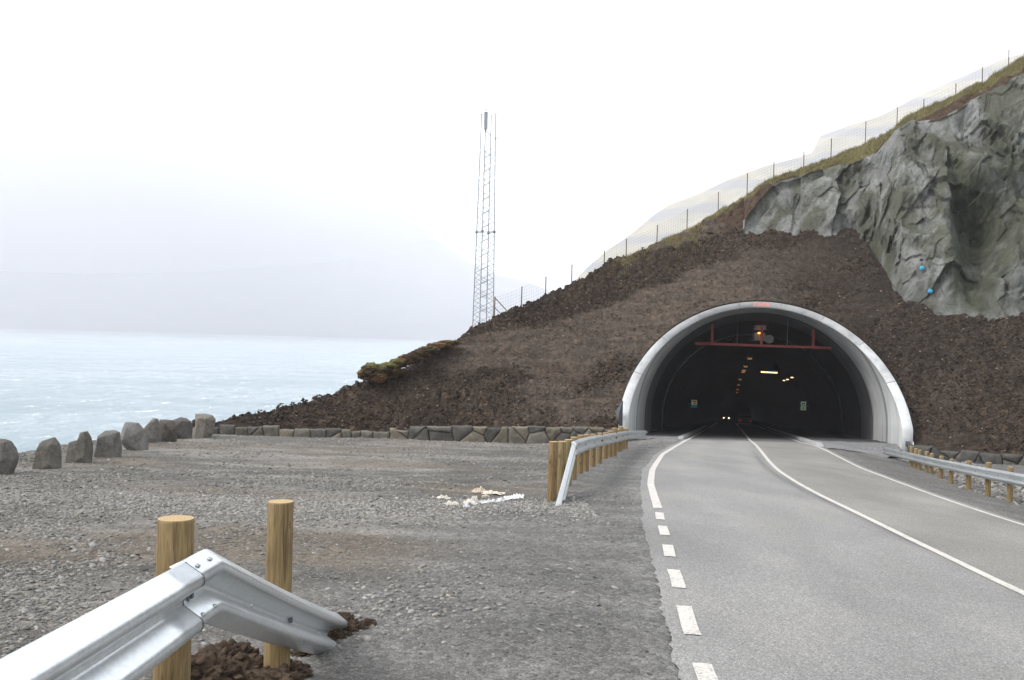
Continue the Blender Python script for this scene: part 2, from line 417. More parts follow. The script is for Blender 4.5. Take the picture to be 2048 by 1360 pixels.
# ================================================================== STRUCTURE
# --- ground sheet -------------------------------------------------
yy = np.concatenate([np.linspace(-30, 2.3, 26)[:-1], 2.3 * (50.5 / 2.3) ** np.linspace(0, 1, 640), np.linspace(50.8, 58, 8)])
tt = np.concatenate([-1 - np.geomspace(2.6, 0.02, 30), np.linspace(-1, 1, 560), 1 + np.geomspace(0.02, 1.6, 24)])
Yg, T = np.meshgrid(yy, tt, indexing='ij')
half = 2.6 + 0.58 * np.clip(Yg, 0, 60)
Xg = T * half
def ground_noise(x, y):
    lot = 1 - ss(-0.12, 0.12, x - XL(y) + 0.12)
    right = ss(0.2, 0.8, x - XR(y))
    fbig = 0.06 * fbm(x * 0.35, y * 0.35, 2, 3)
    rut = 0.025 * np.sin((y + 0.25 * x + 0.5 * vn(x * 0.3, y * 0.3)) * 3.0) * ss(0.0, 0.5, fbm(x * 0.2, y * 0.2, 5, 2) + 0.2)
    mdm = 0.018 * fbm(x * 2.2, y * 2.2, 4, 4)
    fin = 0.010 * fbm(x * 11, y * 11, 9, 3)
    smooth = ss(-1.5, -0.4, x - XL(y) + 0.45 * ss(0, 12, y))        # compacted shoulder near the road
    edge_ = ss(0.9, 0.25, np.abs(x - XL(y) + 0.25))
    return 0.004 * edge_ + (1 - 0.85 * edge_) * (fbig + rut * (1 - smooth) + mdm * (1 - 0.6 * smooth) + fin * (1 - 0.4 * smooth)) * np.maximum(lot, right) - 0.05 * (1 - np.maximum(lot, right))
def surf(x, y): return G(x, y) + ground_noise(x, y)
inroad = (Xg > XL(Yg)) & (Xg < XR(Yg))
Zg = surf(Xg, Yg)
Zg = Zg - np.where(Yg > 47, (Yg - 47) * 0.3, 0)
def lerp3(a_, b_, t): return np.asarray(a_) * (1 - t[..., None]) + np.asarray(b_) * t[..., None]
n1 = fbm(Xg * 0.28 + 3, Yg * 0.5, 1, 4); n2 = fbm(Xg * 1.1, Yg * 1.9, 7, 4)
colr = lerp3((0.078, 0.073, 0.065), (0.136, 0.127, 0.113), ss(-0.35, 0.4, n1 + 0.4 * n2))
brown = ss(0.05, 0.4, fbm(Xg * 0.22, Yg * 0.4, 12, 4) + 0.25 * ss(-1, -4, Xg) * ss(16, 8, Yg))
colr = lerp3(colr, (0.098, 0.080, 0.060), brown * 0.75)
pale = ss(0.0, 1.0, 1 - np.abs(Yg - (14.3 + 0.10 * Xg + 0.9 * n1)) / 2.0) * ss(2.5, 0.2, Xg) * ss(-0.5, 0.1, n2 + .25)
colr = lerp3(colr, (0.21, 0.20, 0.182), pale * 0.55)
mill = ss(-2.6, -0.9, Xg - XL(Yg) * ss(-5, 12, Yg) + 1.1 + 0.5 * n1) * ss(20, 13, Yg) + ss(-3.6, -2.6, Xg - XL(Yg)) * ss(13, 16, Yg) * ss(2.2, 3.4, Xg + 0.1 * (34 - Yg))
mill = np.clip(mill, 0, 1)
colr = lerp3(colr, (0.098, 0.096, 0.092), mill * 0.85)
colr = colr * (1 + 0.25 * (n2[..., None]))
edge = np.exp(-((Xg - XL(Yg) + 0.30) / 0.22) ** 2)
colr = lerp3(colr, (0.135, 0.132, 0.125), np.clip(edge * (0.75 + 1.2 * n2), 0, 0.95))
V = np.stack([Xg, Yg, Zg], -1).reshape(-1, 3)
npmesh('ground', V, gridf(*Xg.shape)[:, ::-1], M_GROUND, col=colr.reshape(-1, 3), kind='structure')

# --- road -----------------------------------------------------------
ys = np.concatenate([np.linspace(-30, 2, 17), 2.5 * (47.4 / 2.5) ** np.linspace(0, 1, 700)])
tq = np.linspace(0, 1, 60)
XA = lambda y: XL(y) - 0.16 - 0.09 * ss(6, 14, y)
XB = lambda y: XR(y) + 0.22
Yr_, Tr = np.meshgrid(ys, tq, indexing='ij')
ragl = (0.035 * fbm(Yr_ * 1.2, 0 * Yr_, 3, 3) + 0.03 * fbm(Yr_ * 9, 0 * Yr_, 3, 4)) * (1 - Tr) ** 8
Xr_ = XA(Yr_) + (XB(Yr_) - XA(Yr_)) * Tr + ragl
Zr_ = P1(Xr_, Yr_) + 0.004
nn = fbm(Xr_ * 0.9, Yr_ * 0.35, 3, 4); lane2 = ss(-0.25, 0.15, Xr_ - XC(Yr_) + 0.05 + 0.0 * nn)
rc = lerp3((0.163, 0.161, 0.155), (0.152, 0.147, 0.135), lane2)
seam = np.exp(-((Xr_ - XC(Yr_) + 0.30 * ss(9, 30, Yr_)) / 0.09) ** 2) * ss(10, 14, Yr_) * ss(40, 30, Yr_)
rc = lerp3(rc, (0.075, 0.075, 0.075), seam * 0.8)
uL = (Xr_ - XL(Yr_)) / 3.5
trk = np.exp(-((uL - 0.28) / 0.12) ** 2) + np.exp(-((uL - 0.74) / 0.12) ** 2)
rc = rc * (1 + (0.08 * trk + 0.15 * nn)[..., None])
npmesh('road', np.stack([Xr_, Yr_, Zr_], -1).reshape(-1, 3), gridf(*Xr_.shape)[:, ::-1], M_ASPH, col=rc.reshape(-1, 3), kind='structure')
# road surface inside the tunnel
def mixs(l, s):
    p = tun(s, l, 0)
    return p
RZ0 = -float(prof(47.4))
def roadz(y): return -prof(y) + 0.004
SS = np.linspace(0, 330, 120); LL = np.linspace(-6.3, 6.3, 12)
V = []
for s in SS:
    for l in LL:
        p = PC + AX * (s + 1.0) + LA * l
        if s == 0: p = Vector((p.x, 47.39 if p.x > 8 else 47.39, 0)) if False else p
        V.append((p.x, p.y, float(roadz(p.y)) - 0.02))
npmesh('tunnel_road', V, gridf(len(SS), len(LL))[:, ::-1], M_ASPH, col=np.full((len(V), 3), 0.10) * np.clip(1.15 - np.repeat(SS, 12) / 22, 0.25, 1)[:, None], kind='structure')  # asphalt colour darkens inward, the tunnel's light fall-off painted in

def strip(name, fx, y0, y1, wd, n=None, lift=0.010, wob=0.006):
    n = n or max(3, int((y1 - y0) / 0.25))
    ys = np.linspace(y0, y1, n); V = []
    for y in ys:
        h = 0.2; t = Vector((float(fx(y + h) - fx(y - h)), 2 * h, 0)).normalized(); s_ = Vector((t.y, -t.x, 0))
        c = Vector((float(fx(y)), y, 0)); k = wob * float(vn(y * 3.1, 4.4))
        for sg in (-1, 0, 1):
            p = c + s_ * (sg * wd / 2 + k)
            V.append((p.x, p.y, float(P1(p.x, p.y)) + lift))
    return npmesh(name, V, gridf(n, 3)[:, ::-1], M_PAINT, kind='structure')
def yof(px, py): return march(px, py, P1).y
strip('edge_marking', XL, yof(1316, 1017), 47.3, 0.14)
for (ya, yb, xx) in [(1026, 1040, 1320), (1053, 1071, 1327), (1091, 1114, 1338), (1141, 1177, 1352), (1214, 1271, 1376), (1329, 1395, 1404)]:
    strip('edge_marking', XL, yof(xx, yb), yof(xx, ya), 0.125, n=8)
strip('edge_marking', XL, 2.6, 3.7, 0.125, n=8)
strip('centre_marking', XC, -30, 47.3, 0.12)
strip('edge_marking', XR, -30, 47.3, 0.10)
# markings carried on into the tunnel
for l0, wd in ((float(XL(47.3)), 0.13), (float(XC(47.3)), 0.12), (float(XR(47.3)), 0.10)):
    s0, lt = to_tun(l0, 47.3); V = []
    for s in np.linspace(s0, 120, 60):
        for sg in (-1, 1):
            p = PC + AX * s + LA * (lt + sg * wd / 2); V.append((p.x, p.y, float(roadz(p.y)) - 0.008))
    npmesh('tunnel_marking', V, gridf(60, 2)[:, ::-1], M_PAINT, kind='structure')

# --- sea -------------------------------------------------------------
SEA = -30.0
a = NM('sea_water', 0.22, spec=0.5)
w1 = a.noise(0.16, 9, 0.70, a.mp((1.0, 0.45, 1), (0, 0, 0.25)), 0.4); w2 = a.noise(1.1, 7, 0.75, a.mp((1.0, 0.30, 1), (0, 0, -0.15)))
w3 = a.noise(0.012, 5, 0.6, a.mp((0.7, 2.0, 1)))
c = a.mix(a.ramp(a.math('MULTIPLY', a.math('ADD', w1, w2), 0.5), [(0.40, 0.0), (0.56, 1.0)]), (0.16, 0.24, 0.275), (0.38, 0.46, 0.49))
c = a.mix(a.ramp(w3, [(0.4, 0.0), (0.65, 0.6)]), c, (0.14, 0.225, 0.25))
cap = a.math('MULTIPLY', a.ramp(a.math('ADD', w1, a.math('MULTIPLY', w2, 0.5)), [(0.895, 0.0), (0.925, 1.0)]), a.ramp(a.noise(0.02, 4, 0.7), [(0.42, 0.0), (0.5, 1.0)]))
c = a.mix(cap, c, (0.75, 0.77, 0.78)); a.color(c)
a.rough(a.mix(cap, 0.22, 0.8))
a.bump(a.math('ADD', a.math('MULTIPLY', w1, 2.5), w2), 1.0, 0.8)
xs = np.concatenate([-np.geomspace(60, 8000, 40)[::-1], np.linspace(-55, 55, 12), np.geomspace(60, 8000, 30)])
ysea = np.concatenate([np.linspace(-100, 20, 6), np.geomspace(24, 6500, 90)])
Ys, Xs = np.meshgrid(ysea, xs, indexing='ij')
sf = gridf(*Xs.shape)[:, ::-1]; sv = np.stack([Xs, Ys, np.full_like(Xs, SEA)], -1).reshape(-1, 3); sc0 = sv[sf].mean(1)
sf = sf[~((sc0[:, 0] > 12) & (sc0[:, 0] < 190) & (sc0[:, 1] > 40) & (sc0[:, 1] < 460))]      # the hill with the tunnel stands here
npmesh('sea', sv, np.ascontiguousarray(sf), a.m, kind='structure')

# --- far mountain across the fjord ------------------------------------
def far_sheet(name, prof_px, y_near, y_far, zbase, mat, n=260, rows=70, amp=1.0, terr=0.0, **k):
    pf = ip(prof_px); V = []; pxs = np.linspace(prof_px[0][0], prof_px[-1][0], n)
    for j in range(rows):
        t = j / (rows - 1); Y = y_near + (y_far - y_near) * t
        for px in pxs:
            top = at(px, float(pf(px)), y_far); x = top.x * (Y / y_far) ** 0.85
            tz = t ** 0.9
            if terr: tz = tz + terr * math.sin(tz * 2 * PI * 9 + 2 * float(vn(x * 0.004, 1.1))) / 9 * min(1, t * 4) * (1 - t)
            z = zbase + (top.z - zbase) * tz + (amp * 26 * float(fbm(x * 0.003, Y * 0.003, z=0.3, o=5)) * 1.4 * math.sin(PI * min(1, t + .02)))
            V.append((x, Y, z))
    back = [(v[0] * 1.1, y_far * 1.2, zbase - 10) for v in V[-n:]]
    return npmesh(name, V + back, gridf(rows + 1, n)[:, ::-1], mat, kind='structure', **k)
a = NM('far_mountain_side', 0.95, spec=0.1); n = a.noise(0.006, 6, 0.6, a.mp((1, 1, 3)))
a.color(a.ramp(n, [(0.3, (0.035, 0.038, 0.045)), (0.7, (0.085, 0.088, 0.082))])); M_FAR = a.m
far_sheet('far_mountain', [(-900, 230), (-300, 220), (0, 215), (300, 235), (560, 290), (760, 395), (870, 478), (945, 528), (990, 549), (1045, 560), (1100, 582), (1160, 640), (1180, 690)], 4750, 5800, SEA - 8, M_FAR)
a = NM('far_hill_side', 0.95, spec=0.1); n = a.noise(0.02, 6, 0.65, a.mp((1, 1, 2)))
wv = a.n.new('ShaderNodeTexWave'); wv.bands_direction = 'Z'; wv.inputs['Scale'].default_value = 0.0042; wv.inputs['Distortion'].default_value = 3.5; wv.inputs['Detail'].default_value = 5
a.L(a.co, wv.inputs['Vector'])
c = a.mix(a.ramp(n, [(0.35, 0.0), (0.65, 1.0)]), (0.16, 0.14, 0.065), (0.26, 0.215, 0.115))
a.color(a.mix(a.ramp(wv.outputs['Fac'], [(0.62, 0.0), (0.8, 0.8)]), c, (0.10, 0.10, 0.105))); M_FARH = a.m
far_sheet('far_hill', [(1100, 640), (1150, 560), (1178, 532), (1215, 500), (1262, 468), (1310, 428), (1338, 410), (1400, 386), (1450, 362), (1520, 335), (1585, 318), (1625, 305), (1640, 272), (1700, 250), (1760, 232), (1840, 190), (2000, 120), (2300, 30)], 1900, 2500, -60, M_FARH, amp=0.5, terr=0.8)

# --- soil slope (height field) ----------------------------------------
WT_PX = [(400, 848), (430, 850), (520, 852), (600, 856), (700, 860), (780, 862), (820, 856), (860, 851), (900, 850), (1000, 852), (1100, 854), (1240, 858)]
def yw(x): return np.where(x < 5.4, 46 + 0.085 * (x + 14), np.where(x < 18.9, 47.65 - 0.2309 * (x - 5.4), 44.3 - 0.55 * (x - 18.9)))
def vplane(px, py):
    Y = 46.0
    for _ in range(12):
        p = at(px, py, Y); Y = float(yw(p.x))
    return at(px, py, Y)
wt = [(p.x, p.z) for p in (vplane(a_, b_) for a_, b_ in WT_PX)]
wtr = [(19.3, -4.62), (23.0, -4.70), (27.0, -4.75), (45.0, -4.8)]
zw = ip([(-40, -19.0), (-17.5, -6.0), (wt[0][0] - 0.3, wt[0][1])] + wt + wtr)
def D0(x, y): return zw(x) + 0.65 * (y - yw(x))
SIL = [(425, 852), (470, 838), (520, 825), (600, 806), (700, 777), (760, 757), (800, 742), (870, 705), (905, 684), (945, 657), (990, 636), (1045, 612), (1092, 592), (1145, 568), (1215, 528), (1255, 513), (1315, 487), (1390, 456)]
sw = [march(a_, b_, D0, 40, 90) for a_, b_ in SIL]
for p in sw: pass
YR = ip([(-40, 46.2)] + [(p.x, p.y) for p in sw] + [(sw[-1].x + 1, sw[-1].y + 1.2), (40, 85)])
FOOT = [(1380, 462), (1440, 462), (1490, 463), (1600, 466), (1690, 472), (1740, 500), (1775, 560), (1800, 600), (1860, 618), (1920, 632), (2048, 637), (2200, 640), (2450, 640)]
fo = [march(a_, b_, D0, 40, 90) for a_, b_ in FOOT]
FY = ip([(-99, 999), (fo[0].x - 1.0, 999), (fo[0].x, fo[0].y)] + [(p.x, p.y) for p in fo[1:]])
def Dsm(x, y):
    yr = np.minimum(YR(x), FY(x) + 2.2)
    z = zw(x) + 0.65 * (np.minimum(y, yr) - yw(x)) - 0.22 * np.maximum(y - yr, 0) * (1 - ss(13, 15, x))
    return z
nx_, ny_ = 660, 400
gx = np.linspace(-17.5, 34, nx_); gv = np.linspace(0, 1, ny_)
Xd, Vd = np.meshgrid(gx, gv)
Yd = yw(Xd) - 0.30 + Vd * (np.minimum(np.minimum(YR(Xd), FY(Xd) + 2.2) - yw(Xd), 40) + 3.2)
base = Dsm(Xd, Yd)
track = ss(-0.15, 0.25, fbm(Xd * 0.16 + 1.0, (Yd - 0.4 * Xd) * 0.28, 3, 3) + 0.25 * np.exp(-((Xd + 1.5) / 5) ** 2) * np.exp(-((base + 0.8) / 1.6) ** 2) * 2 - 0.12)
cl1 = np.abs(vn(Xd * 2.1, Yd * 2.1, 1)) ; cl2 = np.abs(vn(Xd * 4.6, Yd * 4.6, 4)); cl3 = np.abs(vn(Xd * 9.3, Yd * 9.3, 7)); cl4 = fbm(Xd * 17, Yd * 17, 9, 2)
rough_ = (1 - 0.68 * track)
lamp_ = np.clip((YR(Xd) - yw(Xd)) / 4.5, 0.22, 1)
cl5 = np.abs(vn(Xd * 15, Yd * 12, 3))
clod = lamp_ * (rough_ * (0.24 * (cl1 - 0.25) + 0.15 * (cl2 - 0.25) + 0.06 * (cl3 - 0.25) + 0.03 * cl4 + 0.02 * cl5) + 0.08 * track * np.sin(base * 9 + 3 * vn(Xd * 0.4, Yd * 0.4))) + 0.22 * fbm(Xd * 0.5, Yd * 0.5, 6, 3)
ed = np.minimum(ss(0, 0.05, Vd), 1)
Zd = base + clod * (0.3 + 0.7 * ed)
sT, lT = to_tun(Xd, Yd)
al = np.abs(lT)
arch = PC.z - SLOPE * sT * 0.974 + HO * np.sqrt(np.clip(1 - (al / (RO + 0.02)) ** 2, 0, 1)) + 0.10
cover = (al < RO + 0.02) & (sT > -0.5)
hO = HO * np.sqrt(np.clip(1 - (al / (RO + 0.02)) ** 2, 0, 1)); sB = KR * hO + 0.25
arch = PC.z - SLOPE * np.maximum(sT, sB) * 0.974 + hO + 0.03
Zd = np.where(cover, np.maximum(np.where(sT < sB, -99, Zd), arch + 0.08 * np.abs(cl2)), Zd)
sh = np.where(cover, np.maximum(sB - sT, 0), 0); Yd = Yd + sh * AX.y; Xd2 = Xd + sh * AX.x
cn = fbm(Xd * 0.35, Yd * 0.35, 8, 4)
sc_ = lerp3((0.0245, 0.0185, 0.0148), (0.041, 0.0315, 0.0250), ss(-0.3, 0.4, cn))
sc_ = lerp3(sc_, (0.098, 0.080, 0.066), track * 0.85 * ss(22, 12, Xd))
wash = ss(0.15, 0.45, fbm(Xd * 0.5 + 9, Yd * 0.8, 2, 4)) * ss(-14, -8, Xd) * ss(8, 2, Xd)
sc_ = lerp3(sc_, (0.068, 0.050, 0.037), wash * 0.5)
sc_ = lerp3(sc_, (0.038, 0.033, 0.029), ss(18, 22, Xd) * 0.5 * ss(-3.5, -1.5, base))
sc_ = sc_ * (0.75 + 0.9 * np.clip(cl2 * rough_ + 0.3 * cl4, -0.3, 0.8))[..., None]
npmesh('soil_slope', np.stack([Xd2, Yd, Zd], -1).reshape(-1, 3), gridf(*Xd.shape), M_SOIL, col=sc_.reshape(-1, 3), kind='structure')

# land behind the ridge so nothing is hollow from the side
# --- cliff of sprayed concrete ------------------------------------------
T_PX = ip([(1380, 455), (1440, 450), (1488, 440), (1512, 402), (1535, 376), (1560, 362), (1620, 345), (1700, 325), (1755, 305), (1790, 262), (1820, 243), (1880, 235), (1960, 190), (2048, 150), (2200, 90), (2450, 0)])
FP = ip(FOOT)
nc, nr = 620, 400
pxs = np.linspace(1486, 2420, nc); CV = np.zeros((nr, nc, 3)); moss = np.zeros((nr, nc)); PXg = np.zeros((nr, nc)); PYg = np.zeros((nr, nc))
TOPD = {}
for j, px in enumerate(pxs):
    pf_ = float(FP(px)); f0 = march(px, pf_, D0, 40, 95); pt = float(T_PX(px))
    dz = (pf_ - pt) / F * f0.y; Yt = f0.y + dz * 0.42 + 0.4
    TOPD[px] = Yt
    for_t = np.linspace(-0.45, 1, nr)
    y = f0.y + (Yt - f0.y) * for_t
    py = pf_ + (pt - pf_) * for_t
    d0 = ray(px, 0); 
    dx_ = (px - 1024) / F; dy_ = (680 - py) / F
    dX = fw.x + RT.x * dx_ + UP.x * dy_; dY = fw.y + RT.y * dx_ + UP.y * dy_; dZ = fw.z + RT.z * dx_ + UP.z * dy_
    CV[:, j, 0] = dX / dY * y; CV[:, j, 1] = y; CV[:, j, 2] = dZ / dY * y
    PXg[:, j] = px; PYg[:, j] = py
TD = ip([(k, TOPD[k]) for k in sorted(TOPD)])
X_, Y_, Z_ = CV[..., 0], CV[..., 1], CV[..., 2]
big = fbm(X_ * 0.20 + 2, Y_ * 0.2, Z_ * 0.17, 3); rdg = ridged(X_ * 0.55 + Z_ * 0.22, Y_ * 0.25, Z_ * 0.16, 4); med = fbm(X_ * 1.1, Y_ * 1.1, Z_ * 0.6, 4); fin = fbm(X_ * 4, Y_ * 4, Z_ * 3, 3)
stepn = np.abs(vn(X_ * 0.8 + 0.5 * Z_, Y_ * 0.8, Z_ * 0.55))
tcol = np.linspace(-0.45, 1, nr)[:, None]
def facets(X, Y, Z, cell, seed):
    x, y, z = X / cell, Y / cell, Z / (cell * 1.5); ix, iy, iz = np.floor(x), np.floor(y), np.floor(z); best = np.full(X.shape, 1e9); val = np.zeros(X.shape)
    for a_ in (-1, 0, 1):
        for b_ in (-1, 0, 1):
            for c_ in (-1, 0, 1):
                jx, jy, jz = ix + a_, iy + b_, iz + c_; h1, h2, h3 = _h(jx + seed, jy, jz), _h(jx, jy + seed + 31, jz), _h(jx, jy, jz + seed + 57)
                dx, dy, dz = x - jx - h1, y - jy - h2, z - jz - h3; d = dx * dx + dy * dy + dz * dz
                g1, g2, g3 = _h(jx + 71, jy + seed, jz) - 0.5, _h(jx, jy + 83, jz + seed) - 0.5, _h(jx + seed, jy + 5, jz + 91) - 0.5
                v = g3 + 1.5 * (g1 * dx + g2 * dz); m_ = d < best; best = np.where(m_, d, best); val = np.where(m_, v, val)
    return val * cell
wx = 0.35 * fbm(X_ * 0.9, Y_ * .9, Z_ * .9, 3); fa = facets(X_ + wx, Y_, Z_ + wx, 3.0, 3); fb = facets(X_ + wx, Y_ + wx, Z_, 1.25, 11); fc_ = facets(X_ - wx * .5, Y_, Z_ + wx, 0.5, 19)
vert = np.abs(vn(X_ * 0.62 + 0.35 * Z_ + 0.6 * med, Y_ * 0.3, Z_ * 0.10)); blk = vn(X_ * 0.42 + 0.3 * Z_ + 4, Y_ * 0.4, Z_ * 0.30)
blk2 = vn(X_ * 0.95 + 0.5 * Z_ + 2, Y_ * 0.9, Z_ * 0.6)
off = 1.2 * big + 1.3 * (0.4 - vert) + 0.42 * fa + 0.24 * fb + 0.10 * fc_ + 0.28 * med + 0.06 * fin
def gs(cx, cy, rx, ry): return np.exp(-((PXg - cx) / rx) ** 2 - ((PYg - cy) / ry) ** 2)
off += 1.2 * gs(1890, 470, 26, 120) - 2.2 * gs(1965, 450, 45, 70) + 1.6 * gs(1985, 350, 70, 45) - 0.9 * gs(1770, 520, 45, 50) + 1.0 * gs(1740, 400, 60, 26) + 0.8 * gs(1835, 560, 30, 60) - 1.0 * gs(1948, 575, 35, 50) + 0.9 * gs(2030, 560, 40, 60) - 0.7 * gs(1590, 420, 35, 18)
lo_ = ss(1640, 1760, PXg); off = off * (0.5 + 0.5 * lo_) + 0.25 * (1 - lo_)
off *= (0.12 + 0.88 * ss(-0.02, 0.16, tcol)) * (1 - 0.75 * ss(0.88, 1.0, tcol)) * ss(1480, 1560, PXg)
nd = np.array((-0.25, -0.92, 0.25)); CV = CV + off[..., None] * nd
moss = np.clip(1.5 * gs(1975, 430, 80, 80) + 1.4 * gs(1955, 560, 50, 70) + 0.8 * gs(2030, 300, 50, 70) + 0.7 * gs(1905, 335, 22, 40) + 0.8 * gs(1780, 520, 45, 70) * 0.8 + 0.9 * gs(2000, 320, 55, 40) + 0.5 * gs(1630, 440, 30, 30) + 0.7 * gs(1850, 615, 60, 16), 0, 1)
moss = np.clip(moss * (0.9 + 1.2 * fbm(X_ * 0.9, Y_, Z_ * 0.6, 4)) + 0.5 * ss(0.25, 0.5, fbm(X_ * 0.5 + 8, Y_ * .5, Z_ * 0.35, 4)), 0, 0.95)
npmesh('cliff', CV.reshape(-1, 3), gridf(nr, nc), M_CLIFF, col=np.repeat(moss.reshape(-1, 1), 3, 1), kind='structure')

# --- turf and bare earth bank above the cliff -----------------------------
S_PX = ip([(1290, 496), (1340, 474), (1390, 455), (1412, 436), (1440, 420), (1470, 402), (1500, 386), (1530, 361), (1590, 342), (1640, 322), (1700, 297), (1738, 285), (1785, 260), (1797, 247), (1808, 233), (1850, 214), (1910, 193), (1937, 178), (1965, 166), (2010, 136), (2048, 112), (2200, 30), (2450, -60)])
nc, nr = 640, 70
pxs = np.linspace(1392, 2420, nc); BV = np.zeros((nr + 14, nc, 3)); gm = np.zeros((nr + 14, nc))
def lowb(px):
    if px < 1490: return march(px, 464.0, D0, 40, 95).y, 466.0
    return float(TD(px)), float(T_PX(px)) + 5
for j, px in enumerate(pxs):
    yl, pl = lowb(px)
    ps = float(S_PX(px)); yl0 = yl
    if px < 1560:
        t = float(ss(1490, 1560, px)); yb, _ = lowb(1480); yl = yb * (1 - t) + float(TD(1560)) * t if px >= 1480 else yl
    rise = (pl - ps) / F * yl; ysil = yl + 0.9 + rise * 0.9
    for i in range(nr):
        t = i / (nr - 1); te = t
        p = at(px, pl + (ps - pl) * te, yl + (ysil - yl) * t); BV[i, j] = p
        gm[i, j] = t
    top = Vector(BV[nr - 1, j])
    for q in range(14):
        k = (q + 1) ** 1.6 * 0.35
        BV[nr + q, j] = (top.x + 0.25 * k, top.y + k, top.z - 0.12 * k); gm[nr + q, j] = 1
X_, Y_, Z_ = BV[..., 0], BV[..., 1], BV[..., 2]
lump = 0.32 * (np.abs(vn(X_ * 0.9, Y_ * 0.9, Z_ * .9)) - 0.3) + 0.18 * fbm(X_ * 2.2, Y_ * 2.2, Z_ * 2.2, 3) + 0.05 * fbm(X_ * 9, Y_ * 9, Z_ * 9, 2)
BV[..., 2] += lump * 0.8; BV[..., 1] -= lump * 0.7
pg_ = np.linspace(1392, 2420, nc)[None, :]
gfrac = ip([(1392, 0.72), (1480, 0.80), (1530, 0.72), (1570, 0.6), (1600, 0.35), (1640, 0.1), (1745, 0.05), (1790, 0.45), (1830, 0.1), (1890, 0.45), (1925, 0.75), (1960, 0.5), (2048, 0.4), (2450, 0.4)])(pg_)
gmask = ss(-0.08, 0.08, gm - gfrac + 0.30 * fbm(X_ * 0.9, Y_, Z_ * 0.9, 4))
npmesh('turf_bank', BV.reshape(-1, 3), gridf(nr + 14, nc), M_TURF, col=np.repeat(gmask.reshape(-1, 1), 3, 1), kind='structure')

# --- grass blades on the banks (tufts) -----------------------------------
def blades(P, hmin, hmax, wd, cols):
    n = len(P); ang = RNG.uniform(0, 2 * PI, n); h = RNG.uniform(hmin, hmax, n); lean = RNG.uniform(0.1, 0.8, n) * h; la = RNG.uniform(0, 2 * PI, n)
    sx = np.cos(ang) * wd; sy = np.sin(ang) * wd
    V = np.zeros((n, 3, 3)); V[:, 0] = P + np.stack([sx, sy, -0.03 + 0 * sx], 1); V[:, 1] = P - np.stack([sx, sy, 0.03 + 0 * sx], 1)
    V[:, 2] = P + np.stack([np.cos(la) * lean, np.sin(la) * lean, h], 1)
    ci = RNG.uniform(0, 1, n)[:, None]; c = np.asarray(cols[0]) * (1 - ci) + np.asarray(cols[1]) * ci; c = c * RNG.uniform(0.6, 1.4, n)[:, None]
    return V.reshape(-1, 3), np.arange(3 * n).reshape(-1, 3), np.repeat(c, 3, 0)
cells = BV[:nr + 3].reshape(-1, 3); pr = (gmask[:nr + 3].reshape(-1) ** 1.5) * (0.4 + 0.6 * ss(-.2, .3, fbm(cells[:, 0] * 0.8, cells[:, 1] * .8, cells[:, 2], 3))); pr = pr / pr.sum()
idx = RNG.choice(len(cells), 42000, p=pr)
P = cells[idx] + RNG.normal(0, 0.06, (42000, 3)) * (1, 1, 0.2)
v_, f_, c_ = blades(P, 0.06, 0.24, 0.010, ((0.075, 0.072, 0.028), (0.21, 0.178, 0.085)))
# scattered tufts along the soil ridge
Pr = []
for k in range(9000):
    px = RNG.uniform(1225, 1400)
    dens = 0.5 + 0.5 * float(vn(px * 0.045, 7.7))
    if RNG.rand() > dens: continue
    t = abs(RNG.normal(0, 0.35)); pp = march(px, float(S_PX(px)) if px > 1315 else float(np.interp(px, [q[0] for q in SIL], [q[1] for q in SIL])) + 1.5, D0, 40, 90, 300) if k % 8 == 0 or not Pr else Vector(Pr[-1]) + Vector((RNG.normal(0, .12), RNG.normal(0, .08), 0))
    Pr.append((pp.x, pp.y - t * 0.4, float(Dsm(pp.x, pp.y - t * 0.4)) + 0.08))
v2_, f2_, c2_ = blades(np.array(Pr), 0.08, 0.26, 0.010, ((0.10, 0.095, 0.03), (0.24, 0.19, 0.085)))
npmesh('grass', np.concatenate([v_, v2_]), np.concatenate([f_, f2_ + len(v_)]), M_GRASS, smooth=False, col=np.concatenate([c_, c2_]), label='short yellow green grass growing along the hill crest above the cliff', cat='grass', kind='stuff')

# --- lumps ----------------------------------------------------------------
def ico(sub):
    bm = bmesh.new(); bmesh.ops.create_icosphere(bm, subdivisions=sub, radius=1.0)
    V = np.array([v.co[:] for v in bm.verts]); Fc = np.array([[v.index for v in f.verts] for f in bm.faces]); bm.free(); return V, Fc
ICO = {k: ico(k) for k in (1, 2, 3, 4, 5)}
def lump_mesh(c, size, sub=4, amp=0.3, fr=1.6, seed=0, clods=False):
    V, Fc = ICO[sub]; q = V * fr + seed * 7.1
    n = fbm(q[:, 0], q[:, 1], q[:, 2], 4)
    if clods: n = n * 0.5 + 0.9 * (np.abs(vn(q[:, 0] * 2, q[:, 1] * 2, q[:, 2] * 2)) - 0.3) + 0.5 * (np.abs(vn(q[:, 0] * 4.3, q[:, 1] * 4.3, q[:, 2] * 4.3)) - 0.3) + 0.25 * (np.abs(vn(q[:, 0] * 9, q[:, 1] * 9, q[:, 2] * 9)) - 0.3)
    W = V * (1 + amp * n)[:, None]
    return W * np.asarray(size) + np.asarray(c), Fc
def join(parts):
    Vs, Fs, b = [], [], 0
    for V, Fc in parts: Vs.append(V); Fs.append(Fc + b); b += len(V)
    return np.concatenate(Vs), np.concatenate(Fs)

